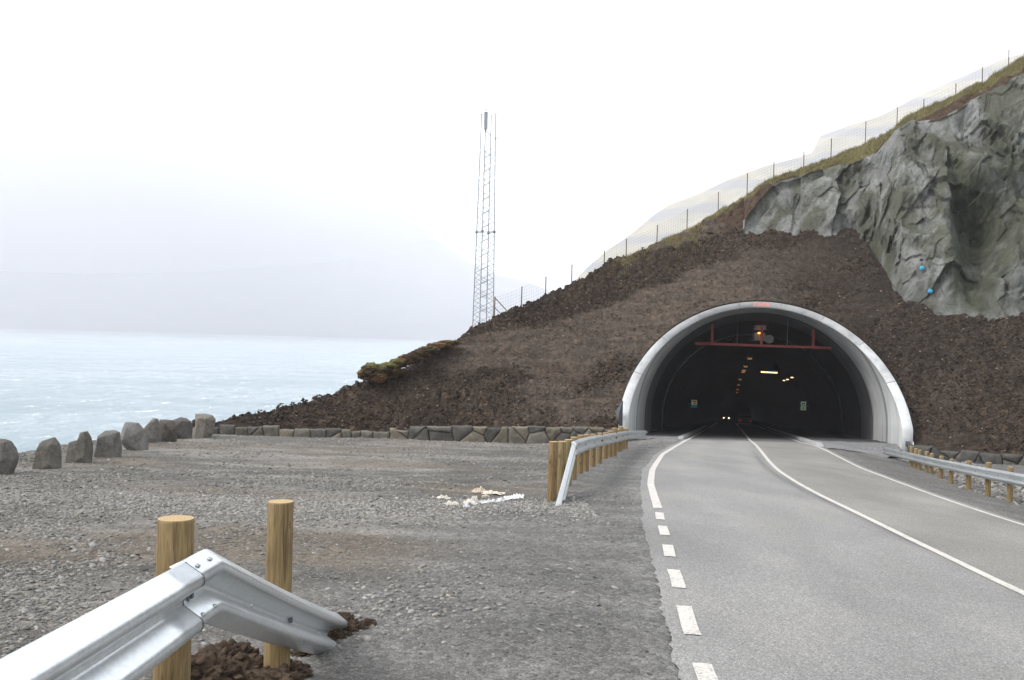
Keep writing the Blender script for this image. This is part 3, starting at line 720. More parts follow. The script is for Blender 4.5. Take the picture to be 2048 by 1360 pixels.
# turf overhang on the left shoulder of the slope
ov = []; oc = []
for (px, py, Y, sx, sz, g_) in [(733, 748, 49.3, 0.42, 0.34, 0.15), (745, 737, 49.5, 0.50, 0.34, 0.8), (762, 740, 49.6, 0.46, 0.34, 0.6), (780, 733, 49.8, 0.50, 0.26, 0.9), (796, 726, 50.1, 0.50, 0.28, 0.6), (812, 720, 50.4, 0.42, 0.30, 0.0),
                                (826, 715, 50.7, 0.5, 0.28, 0.05), (842, 708, 50.9, 0.5, 0.26, 0.1), (860, 700, 51.2, 0.6, 0.24, 0.2), (880, 692, 51.6, 0.7, 0.22, 0.2), (756, 754, 49.3, 0.5, 0.3, 0.0), (790, 744, 49.8, 0.5, 0.3, 0.0), (898, 686, 52.0, 0.6, 0.16, 0.3)]:
    p = at(px, py, Y); V, Fc = lump_mesh(p, (sx, 0.55, sz * 0.9), 5, 0.36, 1.5, px * 0.013, True); ov.append((V, Fc))
    up = ss(-0.1, 0.5, (V[:, 2] - p.z) / sz + 0.4 * fbm(V[:, 0] * 3, V[:, 1] * 3, V[:, 2] * 3, 3)) * g_
    base_ = lerp3((0.032, 0.022, 0.014), (0.12, 0.062, 0.026), ss(-0.1, 0.3, fbm(V[:, 0] * 1.5, V[:, 1] * 2, V[:, 2] * 2, 3)) * (0.9 - g_))
    oc.append(lerp3(base_, (0.11, 0.105, 0.035), up))
V, Fc = join(ov)
a = NM('overhang_turf', 0.95, spec=0.1); n = a.noise(9, 6, 0.75); a.color(a.mix(1.0, a.attr(), a.ramp(n, [(0.3, 0.6), (0.7, 1.5)]), 'MULTIPLY')); a.bump(n, 0.9, 0.06); M_OV = a.m
npmesh('turf_overhang', V, Fc, M_OV, col=np.concatenate(oc), label='overhanging lip of torn turf and rusty peat on the left shoulder of the slope', cat='turf')

# --- retaining walls ---------------------------------------------------------
def voronoi_cells(seeds, W, topf, botf):
    out = []
    for i, (sx, sy) in enumerate(seeds):
        R = 3.2; poly = [(sx - R, sy - R), (sx + R, sy - R), (sx + R, sy + R), (sx - R, sy + R)]
        def clip(poly, nx, ny, c):
            res = []
            for k in range(len(poly)):
                a_, b_ = poly[k], poly[(k + 1) % len(poly)]; da = a_[0] * nx + a_[1] * ny - c; db = b_[0] * nx + b_[1] * ny - c
                if da <= 0: res.append(a_)
                if da * db < 0: t = da / (da - db); res.append((a_[0] + t * (b_[0] - a_[0]), a_[1] + t * (b_[1] - a_[1])))
            return res
        for j, (tx, ty) in enumerate(seeds):
            if i == j or abs(tx - sx) > 4: continue
            nx, ny = tx - sx, ty - sy; poly = clip(poly, nx, ny, (tx * tx + ty * ty - sx * sx - sy * sy) / 2)
            if len(poly) < 3: break
        if len(poly) < 3: continue
        poly = clip(poly, 0, 1, topf(sx) + random.uniform(-.09, .06)); poly = clip(poly, 0, -1, -botf(sx)); poly = clip(poly, -1, 0, 0.0); poly = clip(poly, 1, 0, W)
        if len(poly) >= 3: out.append(poly)
    return out
def stone_wall(name, P0_, P1_, seeds, topf, botf, label, cols, thick=0.55, bulge=0.10):
    """world: u along P0->P1 (horizontal metres), v = absolute z"""
    d = Vector((P1_[0] - P0_[0], P1_[1] - P0_[1], 0)); W = d.length; d.normalize(); out = Vector((d.y, -d.x, 0))
    if out.y > 0: out = -out
    Vs, Fs, Cs = [], [], []; b = 0
    for poly in voronoi_cells(seeds, W, topf, botf):
        c = np.mean(poly, 0); tone = cols[random.randrange(len(cols))]; tone = np.array(tone) * random.uniform(0.8, 1.25)
        pts = []
        for k in range(len(poly)):                                   # densify and shrink
            a_, b_ = np.array(poly[k]), np.array(poly[(k + 1) % len(poly)]); L = np.linalg.norm(b_ - a_); m_ = max(1, int(L / 0.07))
            for q in range(m_): pts.append(a_ + (b_ - a_) * (q + 0.0) / m_)
        pts = np.array(pts); 
        if len(pts) < 4: continue
        r = np.linalg.norm(pts - c, axis=1); 
        if r.max() < 0.05: continue
        n = len(pts); dep = random.uniform(0.0, 0.09) 
        rings = [(1.0, 0.0, -thick), (1.0, 0.0, -0.10), (0.985, 0.012, -0.02), (0.94, 0.02, 0.035), (0.80, 0.02, 0.06), (0.5, 0.01, 0.075), (0.2, 0, 0.08)]
        V = []
        for (sc, sh, o) in rings:
            q = c + (pts - c) * (sc - 0.007 / max(0.12, r.mean()))
            jx = 0.022 * vn(q[:, 0] * 7, q[:, 1] * 7, 3.0); jz = 0.022 * vn(q[:, 0] * 7, q[:, 1] * 7, 9.0)
            oo = o * (bulge / 0.1) + dep + (0.05 * fbm(q[:, 0] * 3, q[:, 1] * 3, c[0] * 3.3, 3) if o > -0.1 else 0)
            for k in range(n):
                p = Vector((P0_[0], P0_[1], 0)) + d * (q[k, 0] + jx[k]) + out * float(oo[k] if hasattr(oo, '__len__') else oo); V.append((p.x, p.y, q[k, 1] + jz[k]))
        p = Vector((P0_[0], P0_[1], 0)) + d * c[0] + out * (0.082 + dep); V.append((p.x, p.y, c[1]))
        Fc = []
        for rr in range(len(rings) - 1):
            for k in range(n): Fc.append((rr * n + k, rr * n + (k + 1) % n, (rr + 1) * n + (k + 1) % n, (rr + 1) * n + k))
        last = (len(rings) - 1) * n
        for k in range(n): Fc.append((last + k, last + (k + 1) % n, len(rings) * n, len(rings) * n))
        Fc = [f if len(set(f)) == 4 else f[:3] for f in Fc]
        Vs += V; Fs += [[b + i for i in f] for f in Fc]; Cs += [tone] * len(V); b += len(V)
    o = empty(name, (P0_[0] + d.x * W / 2, P0_[1] + d.y * W / 2, botf(W / 2)), label=label, cat='wall')
    npmesh('stone_facing', Vs, Fs, M_WSTONE, o, smooth=True, col=np.array(Cs))
    mb = MB(); n = 24; rows = []
    for i in range(n + 1):
        u = W * i / n; p = Vector((P0_[0], P0_[1], 0)) + d * u
        for (oo, z) in ((-0.10, botf(u) - 0.4), (-0.10, topf(u) - 0.10), (-thick - 0.6, topf(u) - 0.02), (-thick - 0.2, botf(u) - 0.4)):
            q = p + out * oo; rows.append((q.x, q.y, z))
    fc = []
    for i in range(n):
        for k in range(4): fc.append((i * 4 + k, i * 4 + (k + 1) % 4, i * 4 + 4 + (k + 1) % 4, i * 4 + 4 + k))
    mb.add(rows, fc); mb.build('earth_core', M_MEMB, o)
    return o
WP0 = (-14.6, float(yw(-14.6)) - 0.35); WP1 = (5.15, float(yw(5.15)) - 0.35)
dW = Vector((WP1[0] - WP0[0], WP1[1] - WP0[1])).length
def Uof(px):
    p = vplane(px, 860); return (p.x - WP0[0]) * dW / (WP1[0] - WP0[0])
ztop = lambda u: float(zw(WP0[0] + (WP1[0] - WP0[0]) * u / dW)) + 0.02
zbot = lambda u: float(G(WP0[0] + (WP1[0] - WP0[0]) * u / dW, float(yw(WP0[0] + (WP1[0] - WP0[0]) * u / dW)) - 0.5)) - 0.15
seeds = []
for px, v in [(432, .5), (455, .5), (491, .5), (513, .7), (522, .3), (548, .55), (580, .5), (608, .5), (640, .5), (668, .75), (672, .25), (697, .5), (716, .75), (735, .4), (765, .45), (800, .5), (830, .75), (812, .95), (838, .35), (880, .42), (880, .97),
              (928, .85), (950, .30), (960, .93), (985, .80), (1000, .55), (1030, .45), (1045, .85), (1078, .45), (1068, .97), (1108, .94), (1126, .5), (1130, .93), (1148, .4), (1160, .88), (1178, .45), (1192, .92), (1208, .4), (1222, .88), (1236, .45), (1248, .85)]:
    u = Uof(px) + random.uniform(-.1, .1); v = v + random.uniform(-.12, .12); seeds.append((u, zbot(u) + 0.15 + v * (ztop(u) - zbot(u) - 0.15)))
WALLC = [(0.095, 0.088, 0.073), (0.075, 0.072, 0.064), (0.125, 0.11, 0.084), (0.085, 0.080, 0.070), (0.105, 0.096, 0.078)]
stone_wall('retaining_wall', WP0, WP1, seeds, ztop, zbot, 'long low dry stone retaining wall at the foot of the soil slope left of the tunnel', WALLC)
RP0 = (18.55, 44.2); RP1 = (40.0, 32.4); dR = Vector((RP1[0] - RP0[0], RP1[1] - RP0[1])).length
seeds = []
u = 0.3
while u < dR:
    wd = random.uniform(0.6, 1.25); seeds.append((u, -5.15 + random.uniform(-.12, .1)))
    if random.random() < 0.8: seeds.append((u + random.uniform(-.2, .4), -4.72)); 
    if random.random() < 0.6: seeds.append((u + wd * 0.55, -4.85 + random.uniform(-.1, .05)))
    if random.random() < 0.6: seeds.append((u + wd * 0.5, -5.45))
    u += wd
stone_wall('retaining_wall', RP0, RP1, seeds, lambda u: -4.62 - 0.006 * u, lambda u: -5.9 + 0.02 * u, 'short dark dry stone retaining wall behind the guardrail right of the tunnel', [(0.06, 0.058, 0.052), (0.085, 0.08, 0.066), (0.05, 0.05, 0.048)])

# --- tunnel portal ----------------------------------------------------------------
portal = empty('tunnel_portal', tun(0, 0, -1.0), label='pale concrete arch portal marked 2006 with a dark road tunnel behind it', cat='tunnel')
NT = 72
def arch_pts(R, H, ground):            # from left ground over the crown to right ground
    pts = [(-R, ground), (-R, ground * 0.5)]
    for k in range(NT + 1):
        t = PI - PI * k / NT; pts.append((R * math.cos(t), H * math.sin(t)))
    pts += [(R, ground * 0.5), (R, ground)]
    return pts
gl = -1.9
inn = arch_pts(RI, HI, gl); outr = arch_pts(RO, HO, gl); n = len(inn)
# front ring: face, small chamfers, outer skin
V, C_ = [], []
secs = [(0.0, 0), (0.0, 1), (0.9, 2)]
kk = lambda h: KR * max(h, 0)
rows = [[tun(kk(h) + 0.06, l, h) for l, h in inn], [tun(kk(h), l * 1.004, h * 1.004 if h > 0 else h) for l, h in inn], [tun(kk(h), l * 0.997, h * 0.997 if h > 0 else h) for l, h in outr], [tun(kk(h) + 0.03, l, h) for l, h in outr], [tun(kk(h) + 3.0, l, h) for l, h in outr]]
for r_ in rows:
    for k, p in enumerate(r_):
        V.append(p)
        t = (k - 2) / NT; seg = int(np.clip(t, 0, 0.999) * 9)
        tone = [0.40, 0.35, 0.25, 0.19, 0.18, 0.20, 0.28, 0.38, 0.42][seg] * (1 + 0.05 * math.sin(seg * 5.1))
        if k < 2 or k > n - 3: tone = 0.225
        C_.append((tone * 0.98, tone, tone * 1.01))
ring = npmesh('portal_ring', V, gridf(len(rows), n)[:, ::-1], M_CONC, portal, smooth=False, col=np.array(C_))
# lining
svals = sorted(list(np.arange(0, 24.01, 0.5)) + [4.49, 4.51, 9.49, 9.51, 14.49, 14.51, 1.98, 2.02]); V = []; C_ = []
for s in svals:
    js = any(abs(s - q) < 0.016 for q in (2.0, 4.5, 9.5, 14.5))
    for k, (l, h) in enumerate(inn):
        e = 1.0
        V.append(tun(max(s, kk(h) + 0.06) if s < 9 else s, l * e, h * e if h > 0 else h))
        tone = (0.42 if s <= 4.5 else 0.32 if s < 9.5 else 0.10 if s < 14.5 else 0.04) * (1 + 0.05 * math.sin(int((k - 2) / NT * 9) * 3.3))  # concrete tone drops with depth: fading daylight painted into the lining
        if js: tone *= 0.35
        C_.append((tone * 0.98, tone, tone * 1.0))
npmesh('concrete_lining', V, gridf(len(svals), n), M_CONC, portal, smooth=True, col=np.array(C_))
# rock tunnel with its end wall
V = []; SR = np.concatenate([np.linspace(24, 120, 90), np.linspace(124, 330, 60)])
for s in SR:
    for k, (l, h) in enumerate(inn):
        q = 0.985 if s < 24.1 else 1.05 + 0.03 * float(vn(l * 0.5, h * 0.5, s * 0.4)); V.append(tun(s, l * q, h * q if h > 0 else h * 3.5))
V.append(tun(330, 0, 0)); nv = len(V) - 1
Fc = [tuple(f) for f in gridf(len(SR), n)] + [((len(SR) - 1) * n + k, (len(SR) - 1) * n + k + 1, nv) for k in range(n - 1)] + [((len(SR) - 1) * n + n - 1, (len(SR) - 1) * n, nv)]
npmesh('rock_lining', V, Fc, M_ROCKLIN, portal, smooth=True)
for q in range(1, 9):                                                # cast joints between the ring segments
    t = PI * q / 9 + 0.02 * math.sin(q * 7.0); mb = MB(); ends = []
    for R_, H_ in ((RI * 0.999, HI * 0.999), (RO * 1.001, HO * 1.001)):
        for dt in (-0.0022, 0.0022):
            l, h = -R_ * math.cos(t + dt), H_ * math.sin(t + dt); ends.append(tun(kk(h), l, h) - AX * 0.006 + Vector((0, 0, 0.005)))
    mb.add(ends, [(0, 2, 3, 1)]); mb.build('joint_line', M_DARKS, portal)
# fixture box on the right foot of the ring, date numerals on the crown
mb = MB(); c = tun(-0.05, 6.66, -0.65); R3 = Matrix((LA, AX, Vector((0, 0, 1)))).transposed()
mb.box(c, (0.20, 0.08, 0.22), R3); mb.box(c - AX * 0.045, (0.12, 0.02, 0.13), R3); mb.build('junction_box', M_DARKS, portal, bevel=0.01)
cu = bpy.data.curves.new('num', 'FONT'); cu.body = '2006'; cu.size = 0.47; cu.extrude = 0.006; cu.align_x = 'CENTER'; cu.align_y = 'CENTER'; cu.space_character = 1.25; cu.offset = 0.006
to = bpy.data.objects.new('num', cu); COL.objects.link(to)
dg = bpy.context.evaluated_depsgraph_get(); me = bpy.data.meshes.new_from_object(to.evaluated_get(dg)); bpy.data.objects.remove(to)
me.materials.clear(); me.materials.append(M_NUM)
no = bpy.data.objects.new('date_numerals', me); COL.objects.link(no); no.parent = portal
uf = (AX * KR + Vector((0, 0, 1 - SLOPE * KR * 0.974))).normalized(); nf = LA.cross(uf).normalized()
mw = Matrix.Translation(tun(KR * 6.50, 0.05, 6.50) + nf * 0.004) @ Matrix((LA, uf, nf)).transposed().to_4x4() @ Matrix.Diagonal((0.80, 1, 1, 1))
no.matrix_parent_inverse = pmat(portal).inverted(); no.matrix_basis = mw

# --- (soil clods are scattered further down) kerbs and gravel verges at the tunnel mouth ---------------------------------
def kerb(name, lat0, lat1, s0, s1, side):
    V = []; ss_ = list(np.linspace(s0, s0 + 1.5, 5)) + list(np.linspace(s0 + 2, s1, 50))
    for s in ss_:
        h = 0.13 * float(ss(s0, s0 + 1.4, s)) + 0.015
        for l, hh_ in ((lat0, 0), (lat0 + 0.03 * side, h), (lat1, h), (lat1, 0)):
            p = PC + AX * s + LA * l; wq = float(ss(-2.5, 1.5, s)); V.append((p.x, p.y, (float(roadz(p.y)) - 0.03) * wq + (1 - wq) * float(G(p.x, p.y)) + hh_))
    npmesh(name, V, [tuple(f) for f in gridf(len(ss_), 4)], M_CONC, smooth=False, col=np.full((len(V), 3), 0.26), kind='structure')
    V = []; nl = 14; sg = np.linspace(s0 - 0.7, s1, 120)
    for s in sg:
        for q in range(nl):
            lim = 6.4 if s > 0 else max(abs(lat1) + 0.05, 6.4 + s * 0.55); l = lat1 + (lim * side - lat1) * q / (nl - 1); p = PC + AX * s + LA * l; wq = float(ss(-2.5, 1.5, s)); zb_ = (float(roadz(p.y)) - 0.03) * wq + (1 - wq) * float(surf(p.x, p.y))
            hgt = 0.02 + 0.09 * float(ss(-1.5, 1.5, s)); V.append((p.x, p.y, zb_ + hgt + 0.03 * float(vn(p.x * 5, p.y * 5, 2))))
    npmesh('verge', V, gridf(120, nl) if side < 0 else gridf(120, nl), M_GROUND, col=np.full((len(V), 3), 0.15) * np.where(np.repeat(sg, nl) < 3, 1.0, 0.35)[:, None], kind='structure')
lsL = to_tun(float(XL(47.3)), 47.3)[1]; lsR = to_tun(float(XR(46)), 46)[1]
kerb('kerb', lsL - 0.22, lsL - 0.5, -0.2, 60, -1)
kerb('kerb', lsR + 0.2, lsR + 0.5, -4.2, 60, 1)

# --- guardrails ---------------------------------------------------------------------
PROF = [(0.006, 0.0), (0.012, 0.006), (0.070, 0.044), (0.079, 0.053), (0.083, 0.064), (0.083, 0.078), (0.079, 0.088), (0.071, 0.096), (0.016, 0.134), (0.006, 0.142), (0.003, 0.150), (0.003, 0.156)]
PROF = [(d, h) for d, h in PROF] + [(d, 0.312 - h) for d, h in PROF[::-1][1:]]
def beam(name, path, outs, parent, k=1.0, off=0.0, th=0.004, lab=None, taper=None):
    """path = top-lip points, outs = horizontal unit vectors toward the traffic side"""
    V = []; npf = len(PROF)
    for i, (p, o) in enumerate(zip(path, outs)):
        p = Vector(p)
        for d, h in PROF: q = p + o * (d * k + off) + Vector((0, 0, h - 0.312)); V.append(q)
    o_ = npmesh(name, V, gridf(len(path), npf), M_GALV, parent, smooth=True)
    so_ = o_.modifiers.new('s', 'SOLIDIFY'); so_.thickness = th; so_.offset = 0
    return o_
def post(base, top, r, parent, tilt=0.0, seed=0):
    V = []; n = 18; rs = [(base - 0.35, 1.0), (base, 1.0), ((base * 2 + top) / 3, 1.0), ((base + 2 * top) / 3, .995), (top - 0.006, 0.99), (top, 0.95)]
    return V
def make_post(x, y, zb, zt, r, parent, stains=False):
    o = bpy.data.objects.new('post', None)
    rnd = random.Random(int(x * 997 + y * 131)); n = 20; H = zt - zb + 0.4; V = []
    lev = [0, 0.25, 0.5, 0.75, 0.993, 1.0]
    for q, t in enumerate(lev):
        rr = r * (0.96 if q == len(lev) - 1 else 1.0) * (1 - 0.02 * t)
        for k in range(n):
            an = 2 * PI * k / n; w_ = 1 + 0.018 * float(vn(math.cos(an) * 1.5, math.sin(an) * 1.5, t * 2 + x))
            V.append((math.cos(an) * rr * w_, math.sin(an) * rr * w_, -0.4 + H * t))
    Fc = []
    for q in range(len(lev) - 1):
        for k in range(n): Fc.append((q * n + k, q * n + (k + 1) % n, (q + 1) * n + (k + 1) % n, (q + 1) * n + k))
    me = bpy.data.meshes.new('post'); me.from_pydata(V, [], Fc + [tuple((len(lev) - 1) * n + k for k in range(n))]); me.update()
    me.materials.append(M_POST); me.materials.append(M_END)
    for pl in me.polygons: pl.use_smooth = len(pl.vertices) == 4
    me.polygons[-1].material_index = 1
    bpy.data.objects.remove(o); o = bpy.data.objects.new('post', me); COL.objects.link(o)
    o.parent = parent; o.matrix_parent_inverse = pmat(parent).inverted()
    o.location = (x, y, zb); o.rotation_euler = (rnd.uniform(-.008, .008), rnd.uniform(-.008, .008), rnd.uniform(0, 6))
    return o
def bolt(p, nrm, parent, r=0.013, h=0.008, name='bolt', stretch=1.0, along=None):
    nrm = Vector(nrm).normalized(); al = Vector(along).normalized() if along else nrm.orthogonal().normalized(); bi = nrm.cross(al)
    V = []; n = 14
    for rr, hh_ in ((1, 0), (0.98, 0.35), (0.7, 0.85), (0.3, 1)):
        for k in range(n):
            an = 2 * PI * k / n; V.append(Vector(p) + (al * math.cos(an) * stretch + bi * math.sin(an)) * r * rr + nrm * h * hh_)
    Fc = [(q * n + k, q * n + (k + 1) % n, (q + 1) * n + (k + 1) % n, (q + 1) * n + k) for q in range(3) for k in range(n)] + [tuple(3 * n + k for k in range(n))]
    return npmesh(name, V, Fc, M_BOLT, parent, smooth=True)
X1 = Vector((1, 0, 0))
# near rail ---------------------------------------------------------------------------
nearr = empty('guardrail', (-1.30, 3.9, -1.95), label='bright galvanized guardrail in the left foreground with its end bent down beside two wooden posts', cat='guardrail', group='steel guardrails on wooden posts')
xr = -1.268
def ztl(y): return -0.907 - 0.057 * (y - 3.7)
pth = [Vector((xr - 0.00 * (3.75 - y), y, ztl(y))) for y in np.linspace(-2.0, 3.66, 24)]
nbeam = beam('rail_beam', pth, [X1] * len(pth), nearr, off=0.022)
ptc = [Vector((xr, y, ztl(y))) for y in (3.56, 3.66, 3.75, 3.88, 3.95)]
ed = at(703, 1238, 7.05)
outs = [X1] * 5; ptt = list(ptc)
ptt.append(Vector((xr + 0.002, 3.99, ztl(3.99) - 0.006))); outs.append(Vector((0.99, -0.05, 0)))
P_s = Vector((xr + 0.012, 4.05, ztl(4.05) - 0.03)); P_e = Vector((xr + 0.10, 7.15, -2.16))
for t in np.linspace(0, 1, 16):
    p = P_s.lerp(P_e, t); p.z -= 0.02 * math.sin(PI * t); ptt.append(p); outs.append(Vector((0.98, -0.10 - 0.08 * t, 0)).normalized())
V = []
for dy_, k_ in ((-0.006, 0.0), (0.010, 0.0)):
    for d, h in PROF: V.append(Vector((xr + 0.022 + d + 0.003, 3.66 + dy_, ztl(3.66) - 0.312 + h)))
npmesh('joint_shadow', V, gridf(2, len(PROF)), M_DARKS, nbeam)  # dark strip added as the shade of the gap at the beam joint
nterm = beam('end_terminal', ptt, outs, nearr, off=0.002)
for (y, hh_, dd) in [(3.74, 0.262, 0.079), (3.89, 0.262, 0.079), (3.74, 0.085, 0.093), (3.89, 0.085, 0.093)]:
    # bolts on the sloping upper flank of each wave
    hh2 = 0.262 if hh_ > 0.2 else 0.108
    n_ = Vector((0.5, 0, 0.85)) if hh_ > 0.2 else Vector((0.42, 0, 0.9))
    dd2 = 0.073 if hh_ > .2 else 0.060
    if hh_ > .2: hh2 = 0.284; dd2 = 0.053
    else: hh2 = 0.092; dd2 = 0.077
    bolt(Vector((xr + dd2 + 0.002, y, ztl(y) - 0.312 + hh2)), n_, nterm, r=0.010, h=0.007, stretch=1.6, along=(0, 1, -0.07))
def slot(y, zc, x, nm='slot_washer'):
    mb = MB(); mb.box((x, y, zc), (0.008, 0.018, 0.05)); mb.box((x + 0.006, y + 0.022, zc + .004), (0.014, 0.022, 0.034)); return mb.build(nm, M_DARKS, nearr, bevel=0.003)
slot(3.76, ztl(3.76) - 0.155, xr + 0.013)
slot(5.33, -1.635, xr + 0.060)
for (y, z) in ((4.62, -1.345), (6.1, -1.94)):
    bolt(Vector((xr + 0.036 + 0.045 * (y > 5), y, z)), (1, -0.15, 0), nearr, r=0.011, h=0.006, name='drip_mark')
make_post(-1.383, 3.96, -1.94, -0.798, 0.076, nearr)
p2 = at(562, 1003, 5.55); make_post(p2.x, 5.55, -2.02, p2.z, 0.076, nearr)

# dark printed marks on the near posts are knots/ink in the wood material
# middle rail --------------------------------------------------------------------------
LP = [(1103, 1005, 883), (1121, 985, 882.5), (1135, 972, 879), (1146, 958, 874), (1159, 949, 870), (1171, 941, 869), (1185, 932, 868), (1198, 928, 866), (1210, 919, 865), (1219, 914, 862), (1228, 912, 856), (1234.5, 905, 858), (1240, 904, 853), (1245, 900, 857), (1251, 897, 857)]
midr = empty('guardrail', march(1135, 972, P1), label='galvanized guardrail on wooden posts curving to the left side of the tunnel mouth', cat='guardrail', group='steel guardrails on wooden posts')
mp_ = []
for (px, pb, pt_) in LP:
    b_ = march(px, pb, G); t_ = at(px, pt_, b_.y); mp_.append(b_)
    make_post(b_.x, b_.y, b_.z, t_.z, 0.078 if px < 1215 else 0.085, midr)
RAILT = ipx([(1131, 891), (1140, 885), (1158, 878), (1175, 873.5), (1190, 871), (1220, 867), (1250, 862), (1283, 861)])
my = np.array([p.y for p in mp_]); mx = np.array([p.x for p in mp_])
cf = np.polyfit(my, mx, 3); mxf = lambda y: float(np.polyval(cf, y))
path, outs = [], []
y0_ = 17.6
for y in np.linspace(y0_, my[-1] + 3.2, 40):
    x = mxf(min(y, my[-1])) + max(0, y - my[-1]) * 0.34; h = 0.3; dx = (mxf(min(y + h, my[-1])) - mxf(min(y - h, my[-1] - .6))) / (2 * h)
    t = Vector((dx, 1, 0)).normalized(); o_ = Vector((t.y, -t.x, 0)); p = Vector((x, y, 0)) + o_ * 0.085
    pxx = 1024 + F * p.x / p.y; pyy = float(RAILT(min(pxx, 1290))); q = at(pxx, pyy, p.y)
    for _ in range(3):
        pxx += (p.x - q.x) / p.y * F; q = at(pxx, float(RAILT(min(pxx, 1290))), p.y)
    path.append(Vector((p.x, p.y, q.z))); outs.append(o_)
beam('rail_beam', path[1:], outs[1:], midr)
e0 = path[1]; o0 = outs[1]
ge = march(1097, 1022, P1)
term = [e0 + (path[2] - path[1]) * 0.2, e0, e0 + Vector((0, -0.12, -0.03))]; to_ = [o0, o0, o0]
P_e = Vector((ge.x + 0.05, ge.y, ge.z - 0.08)); P_s = term[-1]
for t in np.linspace(0.06, 1, 14): term.append(P_s.lerp(P_e, t)); to_.append(Vector((1, -0.10, 0)).normalized())
beam('end_terminal', term, to_, midr, off=0.006)
for k in range(3, len(path) - 4, 4):
    p = path[k]; o_ = outs[k]; bolt(p + o_ * 0.088 + Vector((0, 0, -0.312 + 0.155)) - o_ * 0.075, o_, midr, r=0.02, h=0.02)
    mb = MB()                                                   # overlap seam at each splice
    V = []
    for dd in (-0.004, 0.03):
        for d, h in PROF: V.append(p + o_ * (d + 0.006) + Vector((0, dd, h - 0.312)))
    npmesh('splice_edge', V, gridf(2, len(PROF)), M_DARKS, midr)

# right rail -------------------------------------------------------------------------------
RTOP = ipx([(1769, 894.4), (1819, 905), (1870, 916.5), (1955, 932.6), (2048, 948.7)])
RY = ipx([(1769, 42.0), (1819, 37.6), (1870, 33.4), (1955, 27.6), (2048, 23.5), (2150, 20.3), (2300, 17.2)])
rtr = empty('guardrail', at(1900, 965, 31), label='long galvanized guardrail on wooden posts running along the right edge of the road', cat='guardrail', group='steel guardrails on wooden posts')
path = [at(px, float(RTOP(px)), float(RY(px))) for px in np.linspace(1769, 2330, 50)]
path = path[::-1]; outs = []
for i in range(len(path)):
    t = (path[min(i + 1, len(path) - 1)] - path[max(i - 1, 0)]); t.z = 0; t.normalize(); outs.append(Vector((-t.y, t.x, 0)))
beam('rail_beam', path, outs, rtr)
rx = ipx(sorted([(p.y, p.x) for p in path])); rz = ipx(sorted([(p.y, p.z) for p in path]))
for px, pb, pt_ in [(1822.7, 937.7, 893), (1830.5, 945, 897), (1838, 957, 900), (1852.4, 958, 903), (1862.3, 959, 906.6), (1881.5, 960, 912), (1901.9, 967, 918), (1937, 977, 922), (1975.3, 989.5, 925), (2019.8, 999, 934), (2075, 1015, 944), (2145, 1034, 957)]:
    for Y in np.arange(float(RY(px)) - 1.0, float(RY(px)) + 4.0, 0.04):
        if at(px, pb, Y).x - float(rx(Y)) > 0.20: break
    p = at(px, pb, Y); t_ = at(px, pt_, Y); make_post(p.x, p.y, min(p.z, float(G(p.x, p.y))), t_.z, 0.078, rtr)
for k in range(3, len(path) - 1, 2):
    p = path[k]; o_ = outs[k]; bolt(p + o_ * 0.012 + Vector((0, 0, -0.157)), o_, rtr, r=0.02, h=0.02)

